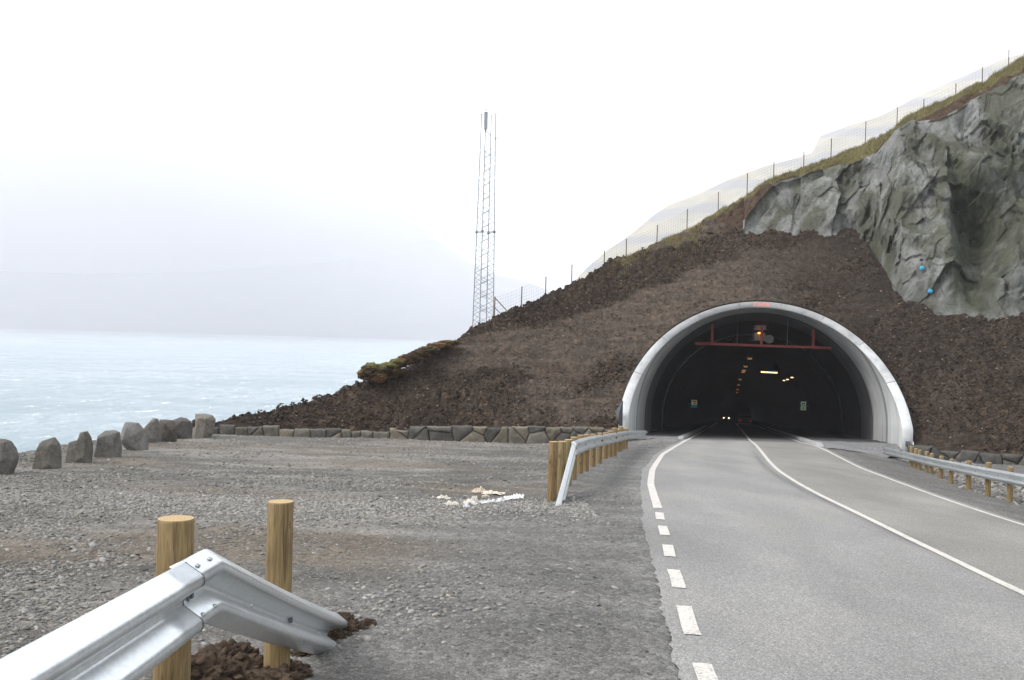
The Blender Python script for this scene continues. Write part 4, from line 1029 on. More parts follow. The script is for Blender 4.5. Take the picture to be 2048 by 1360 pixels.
# --- boulders ---------------------------------------------------------------------------------
a = NM('boulder_rock', 0.9, spec=0.2)
n = a.noise(3.0, 7, 0.7); f = a.noise(24, 6, 0.75); oi = a.n.new('ShaderNodeObjectInfo')
c = a.mix(1.0, oi.outputs['Color'], a.ramp(n, [(0.3, 0.62), (0.5, 1.0), (0.72, 1.5)]), 'MULTIPLY'); c = a.mix(1.0, c, a.ramp(f, [(0.3, 0.75), (0.7, 1.28)]), 'MULTIPLY')
c = a.mix(a.ramp(a.noise(6, 6, 0.8), [(0.6, 0.0), (0.7, 0.5)]), c, (0.24, 0.225, 0.20)); a.color(c); a.bump(a.math('ADD', n, a.math('MULTIPLY', f, 0.5)), 0.9, 0.05); M_BOULD = a.m
def boulder(px0, px1, ptop, pbase, outline, seed, label, depth=0.8, tone=(0.10, 0.088, 0.068), pieces=None):
    pc = (px0 + px1) / 2; b_ = march(pc, pbase, G, 3, 60); Y = b_.y; s = Y / F; Wd = (px1 - px0) * s; H = (pbase - ptop) * s
    c = Vector((b_.x, b_.y + 0.1, b_.z)); rnd = np.random.RandomState(seed); D = Wd * depth; bm = bmesh.new()
    for pl in (pieces or [outline]):
        ol = np.array(pl, float); cen = ol.mean(0); vs = []
        for dy, sc in ((-0.5, 0.62), (-0.22, 0.97), (0.15, 1.0), (0.5, 0.6)):
            q = cen + (ol - cen) * sc
            for k in range(len(ol)):
                if rnd.rand() < 0.25 and sc < 0.99: continue
                j = rnd.uniform(-0.05, 0.05, 3) * (1 if sc < 0.99 else 0.3)
                vs.append(bm.verts.new(((q[k, 0] - 0.5 + j[0]) * Wd, (dy + 2.5 * j[1]) * D, (q[k, 1] + j[2]) * H if q[k, 1] > 0.12 else -0.15)))
        r_ = bmesh.ops.convex_hull(bm, input=vs)
        dead = {v for v in r_['geom_interior'] if isinstance(v, bmesh.types.BMVert)} | {v for v in r_['geom_unused'] if isinstance(v, bmesh.types.BMVert)}
        if dead: bmesh.ops.delete(bm, geom=list(dead), context='VERTS')
    me = bpy.data.meshes.new('boulder'); bm.to_mesh(me); bm.free(); me.materials.append(M_BOULD)
    o = bpy.data.objects.new('boulder', me); COL.objects.link(o); o.location = c; o.color = (*((0.55 * np.array(tone) + 0.45 * np.mean(tone)) * (0.95 + 0.25 * rnd.rand())), 1)
    rm = o.modifiers.new('r', 'REMESH'); rm.mode = 'VOXEL'; rm.voxel_size = 0.018; rm.use_smooth_shade = False
    sm = o.modifiers.new('s', 'SMOOTH'); sm.iterations = 1; sm.factor = 0.4
    tx = bpy.data.textures.new('rough_rock', 'CLOUDS'); tx.noise_scale = 0.22; tx.noise_depth = 4
    dm = o.modifiers.new('d', 'DISPLACE'); dm.texture = tx; dm.strength = 0.022; dm.mid_level = 0.5
    return prop(o, label, 'boulder', 'boulders along the edge of the gravel lot')
boulder(-40, 27, 878, 951, [(0, 0), (0.05, 0.5), (0.2, 0.9), (0.5, 1.0), (0.75, 0.93), (0.93, 0.72), (1.0, 0.45), (0.92, 0.22), (0.75, 0.0)], 3, 'leftmost boulder of the row, rounded and cut off by the photo edge', tone=(0.11, 0.098, 0.08))
boulder(62, 115, 875, 937, [(0.0, 0), (0.06, 0.35), (0.12, 0.78), (0.42, 0.9), (0.75, 1.0), (0.93, 0.8), (1.0, 0.4), (1.0, 0.0)], 5, 'squarish boulder whose top rises to the right, second from the left end of the row')
boulder(131, 178, 862, 925, [(0.0, 0), (0.0, 0.52), (0.15, 0.68), (0.4, 0.75), (0.58, 0.97), (0.78, 1.0), (0.92, 0.82), (1.0, 0.3), (0.98, 0.0)], 8, 'brown boulder with a low left shoulder and a rounded peak on its right', pieces=[[(0.0, 0), (0.0, 0.52), (0.15, 0.66), (0.5, 0.72), (0.95, 0.5), (0.98, 0.0)], [(0.35, 0), (0.42, 0.75), (0.58, 0.97), (0.78, 1.0), (0.92, 0.82), (1.0, 0.3), (0.98, 0.0)]])
boulder(186, 238, 861, 917, [(0.04, 0), (0.0, 0.2), (0.1, 0.82), (0.4, 0.97), (0.7, 1.0), (0.9, 0.92), (1.0, 0.4), (0.95, 0.0)], 12, 'flat topped boulder with a pale upper face, fourth from the left end of the row', tone=(0.115, 0.105, 0.09))
boulder(239, 292, 845, 900, [(0.3, 0), (0.0, 0.35), (0.12, 0.85), (0.2, 1.0), (0.6, 0.98), (0.85, 0.7), (0.95, 0.35), (1.0, 0.1), (0.8, 0.0)], 21, 'large grey boulder that narrows toward its base, in the middle of the row', tone=(0.12, 0.112, 0.1))
boulder(286, 320, 836, 888, [(0.05, 0), (0.0, 0.6), (0.25, 0.8), (0.45, 1.0), (0.75, 0.95), (0.95, 0.65), (1.0, 0.05)], 25, 'narrow boulder coming to a point, between the large grey one and a blocky one', tone=(0.10, 0.09, 0.075))
boulder(316, 351, 839.5, 883, [(0.05, 0), (0.0, 0.5), (0.08, 0.97), (0.5, 1.0), (0.8, 0.95), (0.95, 0.6), (1.0, 0.02)], 31, 'blocky brown boulder with a level top right of the pointed one', tone=(0.085, 0.068, 0.052))
boulder(345, 382, 835, 877, [(0.1, 0), (0.1, 0.6), (0.0, 0.85), (0.35, 1.0), (0.6, 0.95), (0.72, 0.85), (0.9, 0.8), (1.0, 0.4), (0.95, 0.0)], 37, 'dark jagged boulder next to the last big one of the row', tone=(0.07, 0.063, 0.057))
boulder(382, 427, 826.5, 874, [(0.0, 0.12), (0.02, 0.35), (0.3, 0.5), (0.12, 0.72), (0.2, 0.93), (0.5, 1.0), (0.85, 0.92), (1.0, 0.75), (0.95, 0.2), (0.75, 0.0), (0.15, 0.0)], 41, 'tallest tan boulder with a notched left side at the end of the stone wall', tone=(0.13, 0.11, 0.083), pieces=[[(0.0, 0.0), (0.02, 0.35), (0.35, 0.55), (0.9, 0.4), (0.75, 0.0), (0.15, 0.0)], [(0.25, 0.0), (0.25, 0.5), (0.12, 0.72), (0.2, 0.93), (0.5, 1.0), (0.85, 0.92), (1.0, 0.75), (0.95, 0.2), (0.75, 0.0)]])

# --- gravel -------------------------------------------------------------------------------------
def stones(n, pos, size, flat, colf, sub=1):
    V0, F0 = ICO[sub]; nv = len(V0)
    th = RNG.uniform(0, 2 * PI, n); sx = size * RNG.uniform(0.7, 1.35, n); sy = size * RNG.uniform(0.55, 1.0, n); sz = size * flat * RNG.uniform(0.6, 1.2, n)
    jit = 1 + RNG.uniform(-0.28, 0.28, (n, nv)); W = V0[None] * jit[..., None]
    W = W * np.stack([sx, sy, sz], 1)[:, None, :]
    tl = RNG.normal(0, 0.22, n); Wz = W[..., 2] + W[..., 0] * tl[:, None]
    x = W[..., 0] * np.cos(th)[:, None] - W[..., 1] * np.sin(th)[:, None]; y = W[..., 0] * np.sin(th)[:, None] + W[..., 1] * np.cos(th)[:, None]
    P = np.stack([x, y, Wz], -1) + pos[:, None, :]
    Fs = (F0[None] + (np.arange(n) * nv)[:, None, None]).reshape(-1, 3)
    return P.reshape(-1, 3), Fs, np.repeat(colf, nv, 0)
def gcol(n, lo=0.07, hi=0.24, warm=0.85):
    t = RNG.beta(1.6, 2.6, n)[:, None]; w_ = RNG.uniform(0, 1, n)[:, None] * warm
    g = lo + (hi - lo) * t; return np.concatenate([g * (1 + 0.10 * w_), g * (1 - 0.01 * w_), g * (0.985 - 0.16 * w_)], 1)
parts = []; 
def scatter(n, y0, y1, xa, xb, s0, s1, dens, flat=0.45, lo=.07, hi=.24, sub=1, sink=0.25):
    y = np.sqrt(RNG.uniform(y0 ** 2, y1 ** 2, n * 2)); x = RNG.uniform(0, 1, n * 2); x = xa(y) + (xb(y) - xa(y)) * x
    k = RNG.rand(n * 2) < dens(x, y); x, y = x[k][:n], y[k][:n]; m_ = len(x)
    sz = s0 + (s1 - s0) * RNG.beta(1.1, 4.0, m_)
    z = surf(x, y) + sz * flat * (0.5 - sink); 
    parts.append(stones(m_, np.stack([x, y, z], 1), sz, flat, gcol(m_, lo, hi), sub))
lf = lambda y: np.maximum(-0.62 * y - 0.8, XE(y) - 0.3); rt_ = lambda y: XL(y) - 0.32
def dlot(x, y):
    m_ = ss(-2.8, -0.9, x - XL(y) * ss(-5, 12, y) + 1.1); p_ = ss(0, 1, 1 - np.abs(y - (14.3 + 0.1 * x)) / 2.4) * ss(2.5, 0.2, x)
    cl = ss(-0.25, 0.3, fbm(x * 0.7, y * 0.7, 21, 3))
    return np.clip((0.09 + 0.75 * cl + 0.5 * p_) * (1 - 0.86 * m_), 0.03, 1)
scatter(30000, 3.0, 9, lf, rt_, 0.007, 0.042, dlot, 0.34, lo=.055, hi=.25)
scatter(26000, 8, 18, lf, rt_, 0.012, 0.050, dlot, 0.34, .06, .26)
scatter(13000, 16, 45, lf, rt_, 0.022, 0.075, dlot, 0.38, .08, .24)
scatter(5000, 43.2, 45.8, lambda y: -14 + 0 * y, lambda y: 4.5 + 0 * y, 0.03, 0.085, lambda x, y: 0.9 + 0 * x, 0.6, .09, .26)
pl_ = lambda x, y: ss(0, 1, 1 - np.abs(y - (14.3 + 0.1 * x)) / 1.8)
scatter(6500, 12, 17, lambda y: -6 + 0 * y, lambda y: 1.3 + 0 * y, 0.018, 0.05, pl_, 0.38, .12, .30)
near_pile = lambda x, y: np.exp(-((x + 0.75) / 0.55) ** 2 - ((y - 7.5) / 0.9) ** 2)
scatter(1100, 6, 9.5, lambda y: -2 + 0 * y, lambda y: 0.4 + 0 * y, 0.012, 0.055, near_pile, 0.5, .08, .30, 1)
scatter(420, 4, 17, lf, rt_, 0.03, 0.080, dlot, 0.42, .08, .26, 1)
scatter(2600, 30, 46, lambda y: XL(y) - 2.2, lambda y: XL(y) - 0.4, 0.015, 0.04, lambda x, y: ss(0.2, 0.9, (y - 40) / 6), 0.6, .12, .3)
# coarse rubble right of the road, behind the right rail
rub = lambda x, y: ss(0.15, 0.5, x - rx(y)) * 1.0
scatter(3400, 18, 44, lambda y: rx(y) + 0.05, lambda y: rx(y) + 3.5, 0.04, 0.19, rub, 0.6, .07, .26, 1, 0.1)
scatter(3000, 4, 44, lambda y: XR(y) + 0.35, lambda y: XR(y) + 2.6, 0.01, 0.035, lambda x, y: 0.5 + 0 * x, 0.5, .07, .2)
# beach of stones down to the edge beside the boulders
scatter(1800, 16, 44, lambda y: XE(y) - 0.7, lambda y: XE(y) + 0.9, 0.03, 0.12, lambda x, y: 0.8 + 0 * x, 0.5, .06, .19)
Vs, Fs, Cs = [], [], []; b = 0
for V, Fc, c in parts: Vs.append(V); Fs.append(Fc + b); Cs.append(c); b += len(V)
npmesh('gravel', np.concatenate(Vs), np.concatenate(Fs), M_STONE, smooth=False, col=np.concatenate(Cs), label='loose grey gravel and broken stones scattered over the lot and shoulders', cat='gravel', kind='stuff')

# clods and stones lying on the soil slope
n_ = 80000; cx = RNG.uniform(-15.5, 33, n_); cv = RNG.uniform(0, 1, n_); cyy = yw(cx) + cv * (np.minimum(YR(cx), FY(cx) + 1.0) - yw(cx) + 0.3)
cb = Dsm(cx, cyy)
tr_ = ss(-0.15, 0.25, fbm(cx * 0.16 + 1.0, (cyy - 0.4 * cx) * 0.28, 3, 3) + 0.25 * np.exp(-((cx + 1.5) / 5) ** 2) * np.exp(-((cb + 0.8) / 1.6) ** 2) * 2 - 0.12)
st_, lt_ = to_tun(cx, cyy); keep = (RNG.rand(n_) < 1 - 0.62 * tr_) & ~((np.abs(lt_) < RO + 0.2) & (cb < PC.z - SLOPE * st_ + HO * np.sqrt(np.clip(1 - (lt_ / (RO + 0.2)) ** 2, 0, 1)) + 0.25)) & (RNG.rand(n_) < (np.minimum(YR(cx), FY(cx)) - yw(cx)) / 14)
cx, cyy, cb, tr_ = cx[keep], cyy[keep], cb[keep], tr_[keep]; m_ = len(cx)
r1 = np.abs(vn(cx * 2.1, cyy * 2.1, 1)); r2 = np.abs(vn(cx * 4.6, cyy * 4.6, 4)); zc = cb + 0.22 * (r1 - .25) + 0.14 * (r2 - .25) + 0.22 * fbm(cx * 0.5, cyy * 0.5, 6, 3)
sz = (0.025 + 0.105 * RNG.beta(1.2, 3.0, m_)) * (1 - 0.4 * tr_); t = RNG.uniform(0, 1, (m_, 1)); cc = np.array((0.022, 0.0165, 0.013)) * (1 - t) + np.array((0.080, 0.060, 0.046)) * t; cc = cc * (1 + 0.7 * tr_[:, None] * 1.0)
ru = RNG.rand(m_) < 0.015; cc[ru] = (0.085, 0.045, 0.022); pl2 = RNG.rand(m_) < 0.012; cc[pl2] = (0.22, 0.2, 0.175); sz[pl2] = RNG.uniform(0.03, 0.07, pl2.sum())
V, Fc, c = stones(m_, np.stack([cx, cyy, zc + 0.02], 1), sz, 0.75, cc, 1)
npmesh('slope_clods', V, Fc, M_SOIL, smooth=False, col=c, label='countless dark clods and a few pale stones lying on the brown soil slope', cat='soil', kind='stuff')

# soil clods heaped against the foreground rail
cl_ = []
for (px, py, r, fl) in [(430, 1345, .13, .8), (465, 1330, .13, .8), (500, 1352, .12, .7), (455, 1358, .12, .7), (410, 1350, .12, .7), (520, 1340, .09, .6), (560, 1352, .10, .6), (478, 1362, .14, .6), (440, 1318, .10, .7), (600, 1352, .06, .5), (395, 1372, .15, .8), (590, 1340, .05, .6),
                         (655, 1262, .10, .9), (680, 1258, .10, .9), (700, 1262, .08, .8), (665, 1280, .08, .7), (640, 1290, .07, .7), (735, 1252, .05, .7), (610, 1310, .07, .5), (690, 1275, .05, .6), (480, 1310, .07, .6), (550, 1372, .12, .6)]:
    g_ = march(px, py, G, 2.5, 20)
    cl_.append(lump_mesh((g_.x, g_.y, g_.z + r * 0.15), (r * 1.15, r, r * fl), 5, 0.50, 1.8, px * 0.037, True))
for q in range(900):
    k = RNG.randint(len(cl_)); c0_ = cl_[k][0].mean(0); rr = np.ptp(cl_[k][0][:, 0]) / 2; an = RNG.uniform(0, 2 * PI); d_ = rr * abs(RNG.normal(0.55, 0.45)); x_, y_ = c0_[0] + math.cos(an) * d_, c0_[1] + math.sin(an) * d_
    hz_ = max(float(G(x_, y_)), float(c0_[2]) + rr * 0.6 * (1 - min(1, (d_ / rr) ** 2)) - 0.01)
    cl_.append(lump_mesh((x_, y_, hz_), tuple(RNG.uniform(0.006, 0.026) * np.array([1, 1, 0.8])), 2, 0.5, 1.6, q * 0.37, False))
V, Fc = join(cl_)
a = NM('wet_clods', 0.95, spec=0.15); n = a.noise(30, 7, 0.8); n2_ = a.noise(7, 5, 0.7)
c = a.mix(a.ramp(n2_, [(0.35, 0.0), (0.65, 1.0)]), (0.030, 0.021, 0.015), (0.085, 0.060, 0.042)); a.color(a.mix(1.0, c, a.ramp(n, [(0.3, 0.55), (0.7, 1.6)]), 'MULTIPLY')); a.bump(n, 1.0, 0.025)
npmesh('soil_clods', V, Fc, a.m, label='crumbly dark brown soil heaped around the foreground guardrail posts', cat='soil', kind='stuff')

# --- litter -------------------------------------------------------------------------------------------
def crumple(px, py, wpx, hpx, seed, label, tone, flat=0.5, grp='crumpled sheets of plastic on the gravel', path=None):
    g_ = march(px, py, G, 3, 40); s = g_.y / F; Wd = wpx * s; H = hpx * s * 0.95; n = 26
    u, v = np.meshgrid(np.linspace(-1, 1, n), np.linspace(-1, 1, n), indexing='ij')
    f1 = fbm(u * 2.2 + seed, v * 2.2, seed, 3); f2 = np.abs(vn(u * 4 + seed, v * 4, seed * 2.0)); r = 1 + 0.35 * vn(np.arctan2(v, u) * 2, 0 * u, seed)
    x = u * Wd / 2 * r + 0.06 * Wd * vn(u * 3, v * 3, seed + 5); y = v * Wd * 0.32 * r
    z = H * (1.25 * f2 * np.exp(-(u ** 2 + v ** 2) * 1.2) + 0.5 * np.clip(f1, -0.2, 1) * np.exp(-(u ** 2 + v ** 2)) + 0.06)
    V = np.stack([x, y, z], -1).reshape(-1, 3); c = np.array(tone) * (1 + 0.12 * fbm(V[:, 0] * 30, V[:, 1] * 30, 0, 2))[:, None]
    o = npmesh('plastic_sheet', V, gridf(n, n), M_FILM, smooth=False, col=c, label=label, cat='litter', group=grp); o.location = (g_.x, g_.y, float(surf(g_.x, g_.y)) + 0.004)
    so_ = o.modifiers.new('s', 'SOLIDIFY'); so_.thickness = 0.004
    return o
BE = (0.42, 0.39, 0.34)
crumple(886, 998, 26, 9, 1.3, 'small beige crumpled plastic scrap, leftmost of the litter', BE)
crumple(903, 1014, 26, 14, 2.7, 'beige crumpled plastic touching the near end of the white strip', BE)
crumple(944, 1012, 32, 17, 3.1, 'largest beige crumpled plastic sheet, beside the white strip', BE)
crumple(959, 987, 26, 14, 4.4, 'tan crumpled plastic farther back, with an orange tinge', (0.40, 0.33, 0.26))
crumple(985, 990, 40, 11, 5.2, 'ragged tan plastic scrap right behind the white strip', (0.50, 0.45, 0.37))
crumple(972, 995, 14, 6, 6.6, 'smallest tan plastic scrap, between the ragged ones and the white strip', (0.38, 0.31, 0.24))
kp = [(926, 1019), (950, 1012), (975, 1008), (1000, 1004), (1018, 1000), (1035, 997), (1047, 996)]; W_ = [0.07, 0.05, 0.06, 0.07, 0.09, 0.13, 0.05]
V = []; n = 60
for i in range(n):
    t = i / (n - 1) * (len(kp) - 1); k = min(int(t), len(kp) - 2); q = t - k
    g_ = march(kp[k][0] * (1 - q) + kp[k + 1][0] * q, kp[k][1] * (1 - q) + kp[k + 1][1] * q, G, 3, 40); wd = W_[k] * (1 - q) + W_[k + 1] * q
    for j in range(9):
        v = (j / 8 - 0.5) * 2; y = g_.y + v * wd * (2.2 + 0.8 * float(vn(i * 0.5, 1.0)))
        V.append((g_.x + 0.03 * float(vn(i * .6, j * .7)), y, float(surf(g_.x, y)) + 0.012 + 0.075 * abs(float(vn(i * 0.45, j * 0.6, 3.0))) * (1 - v * v)))
npmesh('plastic_strip', V, gridf(n, 9)[:, ::-1], M_FILM, smooth=False, col=np.full((len(V), 3), 0.52), label='long white plastic strip lying on the gravel near the guardrail end', cat='litter')

# --- mast ----------------------------------------------------------------------------------------------
YM = 57.0; mb0 = at(966, 648, YM); mt = at(978, 228, YM)
zb, zt = mb0.z - 1.2, mt.z; xm = mb0.x
# plumb line through the base: lean of the image comes from the camera roll
mast = empty('lattice_mast', (xm, YM, zb + 1.0), label='tall thin steel lattice mast with a grey antenna box on top, standing on the ridge', cat='mast')
def mcorner(z, k):
    t = (z - zb) / (zt - zb); a_ = 0.94 + (0.64 - 0.94) * t; th = math.radians(29 - 3 * t) + k * PI / 2 + PI / 4
    rr = a_ / math.sqrt(2); return Vector((xm + rr * math.cos(th), YM + rr * math.sin(th), z))
for k in range(4):
    mb = MB(); mb.tube([mcorner(z, k) for z in np.linspace(zb, zt, 8)], 0.026, 7); mb.tube([mcorner(zt, k) - Vector((0.13, 0, 0)), mcorner(zt, k) + Vector((0.13, 0, 0))], 0.018, 5); mb.build('leg', M_MAST, mast)
for k in range(4):
    mb = MB(); z = zb + 0.5; i = 0
    while z < zt - 2.2:
        a_, b_ = (k, k + 1) if i % 2 == 0 else (k + 1, k); mb.tube([mcorner(z, a_ % 4), mcorner(z + 0.42, b_ % 4)], 0.0125, 4, False); 
        if i % 2 == 1: mb.tube([mcorner(z + 0.12, b_ % 4), mcorner(z + 0.54, a_ % 4)], 0.0115, 4, False)
        z += 0.42; i += 1
    mb.build('bracing', M_MAST, mast)
zj = at(970, 464, YM).z
for k in range(4):
    mb = MB(); c = mcorner(zj, k); mb.tube([c - Vector((0, 0, .08)), c - Vector((0, 0, .02)), c + Vector((0, 0, .02)), c + Vector((0, 0, .08))], [0.05, 0.095, 0.095, 0.05], 8); mb.tube([c, mcorner(zj, (k + 1) % 4)], 0.016, 5); mb.build('joint_flange', M_MAST, mast)
ap = at(971.5, 242, YM - .35); mb = MB(); mb.box(ap, (0.24, 0.14, 1.0)); an_ = mb.build('antenna', M_ANT, mast, bevel=0.02)
mb = MB(); mb.tube([ap - Vector((0, 0, 0.5)), ap - Vector((0, 0, 0.62))], 0.05, 8); m2_ = MB(); m2_.tube([ap + Vector((0, 0, 0.5)), ap + Vector((0, 0, 0.72))], 0.02, 6); m2_.tube([ap + Vector((-.08, 0, 0.70)), ap + Vector((.08, 0, 0.70))], 0.02, 5); m2_.build('lightning_rod', M_MAST, mast)
mb.tube([ap - Vector((0, 0, 0.58)), mcorner(ap.z - 0.7, 0)], 0.02, 5); mb.build('antenna_bracket', M_RED, mast)
bp = mcorner(at(990, 278, YM).z, 3); bp = max([mcorner(bp.z, k) for k in range(4)], key=lambda q: q.x)
mb = MB(); mb.tube([bp, bp + Vector((0.24, 0, 0.10))], 0.02, 6); mb.tube([bp + Vector((0.24, 0, -0.65)), bp + Vector((0.24, 0, 0.5))], 0.008, 5); mb.box(bp, (0.09, 0.09, 0.1)); mb.build('side_aerial', M_MAST, mast)

# --- fence along the ridge ------------------------------------------------------------------------------
FP_ = [(990, 593, 636), (1044, 573, 612), (1092, 553, 592), (1144, 529, 568), (1209, 501, 532), (1253, 478, 517), (1315, 450, 487), (1375, 418, 458), (1437, 384, 421), (1495, 346, 388), (1548, 323, 356), (1608, 303, 334), (1663, 277, 315), (1732, 243, 287), (1795, 215, 250), (1848, 198, 216), (1912, 167, 193), (1965, 134, 167), (2018, 99, 131), (2085, 60, 92), (2150, 20, 56)]
silw = ip([(a_[0], float(p.y)) for a_, p in zip(SIL, sw)])
def fdep(px):
    if px < 1390: return float(silw(px)) + 0.7
    yl, pl = lowb(px); 
    if px < 1560: yl = float(np.interp(px, [1390, 1560], [float(silw(1390)), float(TD(1560))]))
    return yl + 0.9 + (pl - float(S_PX(px))) / F * yl * 0.9 + 0.9
fence = empty('wire_fence', at(1315, 487, fdep(1315)), label='long wire mesh fence with thin stakes following the crest of the hill', cat='fence')
fps = []
for px, a_, b_ in FP_:
    Y = fdep(px); t_ = at(px, a_, Y); fps.append(t_); B_ = at(px, b_, Y)
    mb = MB(); dx = random.uniform(-.02, .02); mb.tube([Vector((t_.x + dx, Y, B_.z - 0.9)), t_], 0.036 if px < 1700 else 0.03, 7); mb.build('stake', M_FPOST, fence)
c0 = fps[0]; mb = MB(); mb.tube([c0 - Vector((0, 0, 0.08)), Vector((c0.x + 0.95, c0.y, c0.z - 1.05))], 0.034, 6); mb.tube([c0 - Vector((0, 0, 0.65)), Vector((c0.x + 0.6, c0.y, c0.z - 1.25))], 0.026, 6); mb.build('corner_brace', M_FPOST, fence)
mb = MB()
for i in range(len(fps) - 1):
    p, q = fps[i], fps[i + 1]; L = (q - p).length; nh = 6
    for k in range(nh):
        dz = Vector((0, 0, -0.06 - 0.2 * k)); pts = [p.lerp(q, t) + dz + Vector((0, 0, -0.05 * math.sin(PI * t))) for t in (0, .25, .5, .75, 1)]; mb.tube(pts, 0.0045, 3, False)
    m_ = int(L / 0.2)
    for k in range(1, m_): t = k / m_; a_ = p.lerp(q, t) + Vector((0, 0, -0.06 - 0.05 * math.sin(PI * t))); mb.tube([a_, a_ - Vector((0, 0, 1.02))], 0.0038, 3, False)
mb.build('netting', M_WIRE, fence)

# --- fittings in the tunnel -------------------------------------------------------------------------------
YB = 56.0
b0_, b1_ = at(1390, 686.5, YB + 0.9), at(1663, 696, YB - 0.9)
gan = empty('height_gauge_beam', (b0_ + b1_) / 2, label='red steel height beam hung across the tunnel mouth on short uprights', cat='beam')
dr = (b1_ - b0_).normalized(); MR = Matrix((dr, dr.cross(Vector((0, 0, 1))).normalized() * -1, Vector((0, 0, 1)))).transposed()
mb = MB(); mb.box((b0_ + b1_) / 2, ((b1_ - b0_).length, 0.10, 0.15), MR); mb.build('crossbeam', M_RED, gan, bevel=0.008)
for px, pt_ in ((1425, 648), (1524, 650), (1627, 656)):
    t = (px - 1390) / 273; p = b0_.lerp(b1_, t); top = at(px, pt_, p.y); mb = MB(); mb.box(((p.x + top.x) / 2, p.y - 0.03, (p.z + top.z) / 2), (0.15, 0.08, top.z - p.z), MR); mb.build('upright', M_RED, gan, bevel=0.006)
for px, pt_ in ((1476, 628), (1576, 630)):
    t = (px - 1390) / 273; p = b0_.lerp(b1_, t); top = at(px, pt_, p.y); mb = MB(); mb.tube([Vector((p.x, p.y, p.z)), Vector((p.x, p.y, p.z + 0.12)), Vector((p.x, p.y, top.z + 0.3))], [0.08, 0.022, 0.022], 6); mb.build('hanger_rod', M_FPOST, gan)
fan = empty('tunnel_fan_unit', at(1519, 668, 57), label='grey equipment unit with a round fan and an amber lamp behind the red beam', cat='equipment')
c = at(1519, 666, 62); mb = MB(); mb.box(c + Vector((0, 0, 0.35)), (0.78, 0.5, 0.32)); mb.box(c + Vector((-0.05, 0, -0.25)), (0.75, 0.6, 0.5)); mb.build('housing', M_ANT, fan, bevel=0.03)
mb = MB(); f0_ = c + Vector((0.62, -0.1, -0.38)); mb.tube([f0_ - AX * 0.25, f0_ + AX * 0.5], 0.28, 20); mb.tube([f0_ - AX * 0.30, f0_ - AX * 0.24], 0.12, 12); mb.build('fan', M_ANT, fan)
mb = MB(); mb.tube([c + Vector((-.12, 0, .5)), c + Vector((-.12, 0, 2.2))], 0.03, 6); mb.tube([c + Vector((.12, 0, .5)), c + Vector((.12, 0, 2.2))], 0.03, 6); mb.build('hanger', M_MAST, fan)
M_AMB = emis('amber_lamp', (1.0, 0.30, 0.06), 2.2); M_TUBE = emis('tube_lamp', (1.0, 0.55, 0.20), 2.2); M_WH = emis('headlamp', (1.0, 0.80, 0.55), 3.0); M_TR = emis('tail_lamp', (1.0, 0.03, 0.02), 0.06); M_AMB2 = emis('amber_lamp_far', (1.0, 0.42, 0.15), 0.32)
mb = MB(); q = at(1520, 667, 61.5); mb.tube([q - Vector((.14, 0, 0)), q - Vector((.12, 0, -.03)), q + Vector((.12, 0, .03)), q + Vector((.14, 0, 0))], [0.02, 0.055, 0.055, 0.02], 8); mb.build('lamp', M_AMB, fan)
proto = None
spots = [(1499, 717, 81), (1491, 733, 94), (1488, 741, 103), (1486, 744, 108), (1480, 759, 128), (1477, 770, 150), (1475, 779, 175), (1474, 785, 195)]
grp = 'ceiling lamps in the tunnel'
lbs = ['nearest and highest amber ceiling lamp in the left row inside the tunnel', 'second nearest amber ceiling lamp in the left row inside the tunnel', 'third nearest amber ceiling lamp in the left row inside the tunnel',
       'fourth nearest amber ceiling lamp, just under the third in the left row', 'fifth nearest amber ceiling lamp in the left row, midway down', 'sixth nearest faint amber ceiling lamp in the left row', 'second farthest faint amber lamp, low in the left ceiling row', 'farthest and lowest faint amber lamp of the left ceiling row']
for i, (px, py, Y) in enumerate(spots):
    p = at(px, py, Y)
    if proto is None:
        proto = empty('ceiling_lamp', p, cat='lamp'); mb = MB(); mb.box(p + Vector((0, 0, 0.10)), (0.42, 0.3, 0.08)); mb.build('lamp_housing', M_MAST, proto, bevel=0.03)
        mb = MB(); mb.box(p + Vector((0, -0.08, -0.03)), (0.34, 0.26, 0.06)); mb.build('lamp_glass', M_AMB2, proto, bevel=0.02)
        o = proto
    else:
        o = proto.copy(); COL.objects.link(o)
        for ch in proto.children:
            c2_ = ch.copy(); COL.objects.link(c2_); c2_.parent = o; c2_.matrix_parent_inverse = ch.matrix_parent_inverse.copy()
        o.location = p
    prop(o, lbs[i], 'lamp', grp)
M_DOT = emis('spot_lamp', (1.0, 0.74, 0.42), 0.8)
for i, (px, py, Y) in enumerate([(1568, 761, 86), (1575, 759, 80), (1584, 755, 74)]):
    p = at(px, py, Y); mb = MB(); mb.tube([p - Vector((.12, 0, 0)), p - Vector((.08, 0, 0)), p + Vector((.08, 0, 0)), p + Vector((.12, 0, 0))], [0.015, 0.045, 0.045, 0.015], 8)
    o = mb.build('spot_lamp', M_DOT, label=['small white lamp right of the tube lamp, lowest of three in a slanting row', 'small white lamp right of the tube lamp, middle of three in a slanting row', 'small white lamp right of the tube lamp, highest of three in a slanting row'][i], cat='lamp', group='three small lamps in the tunnel')
o = empty('tube_lamp', at(1538, 744.5, 86), label='long glowing tube lamp across the tunnel ceiling', cat='lamp')
p, q = at(1522, 744, 86), at(1554.5, 745.5, 86); mb = MB(); mb.tube([p, q], 0.045, 8); mb.build('glowing_tube', M_TUBE, o)
mb = MB(); mb.box((p + q) / 2 + Vector((0, 0.05, 0.12)), (1.5, 0.2, 0.08)); mb.build('lamp_housing', M_MAST, o)
M_SY = emis('sign_yellow', (0.62, 0.55, 0.22), 0.10); M_SB = emis('sign_blue', (0.01, 0.13, 0.20), 0.15)
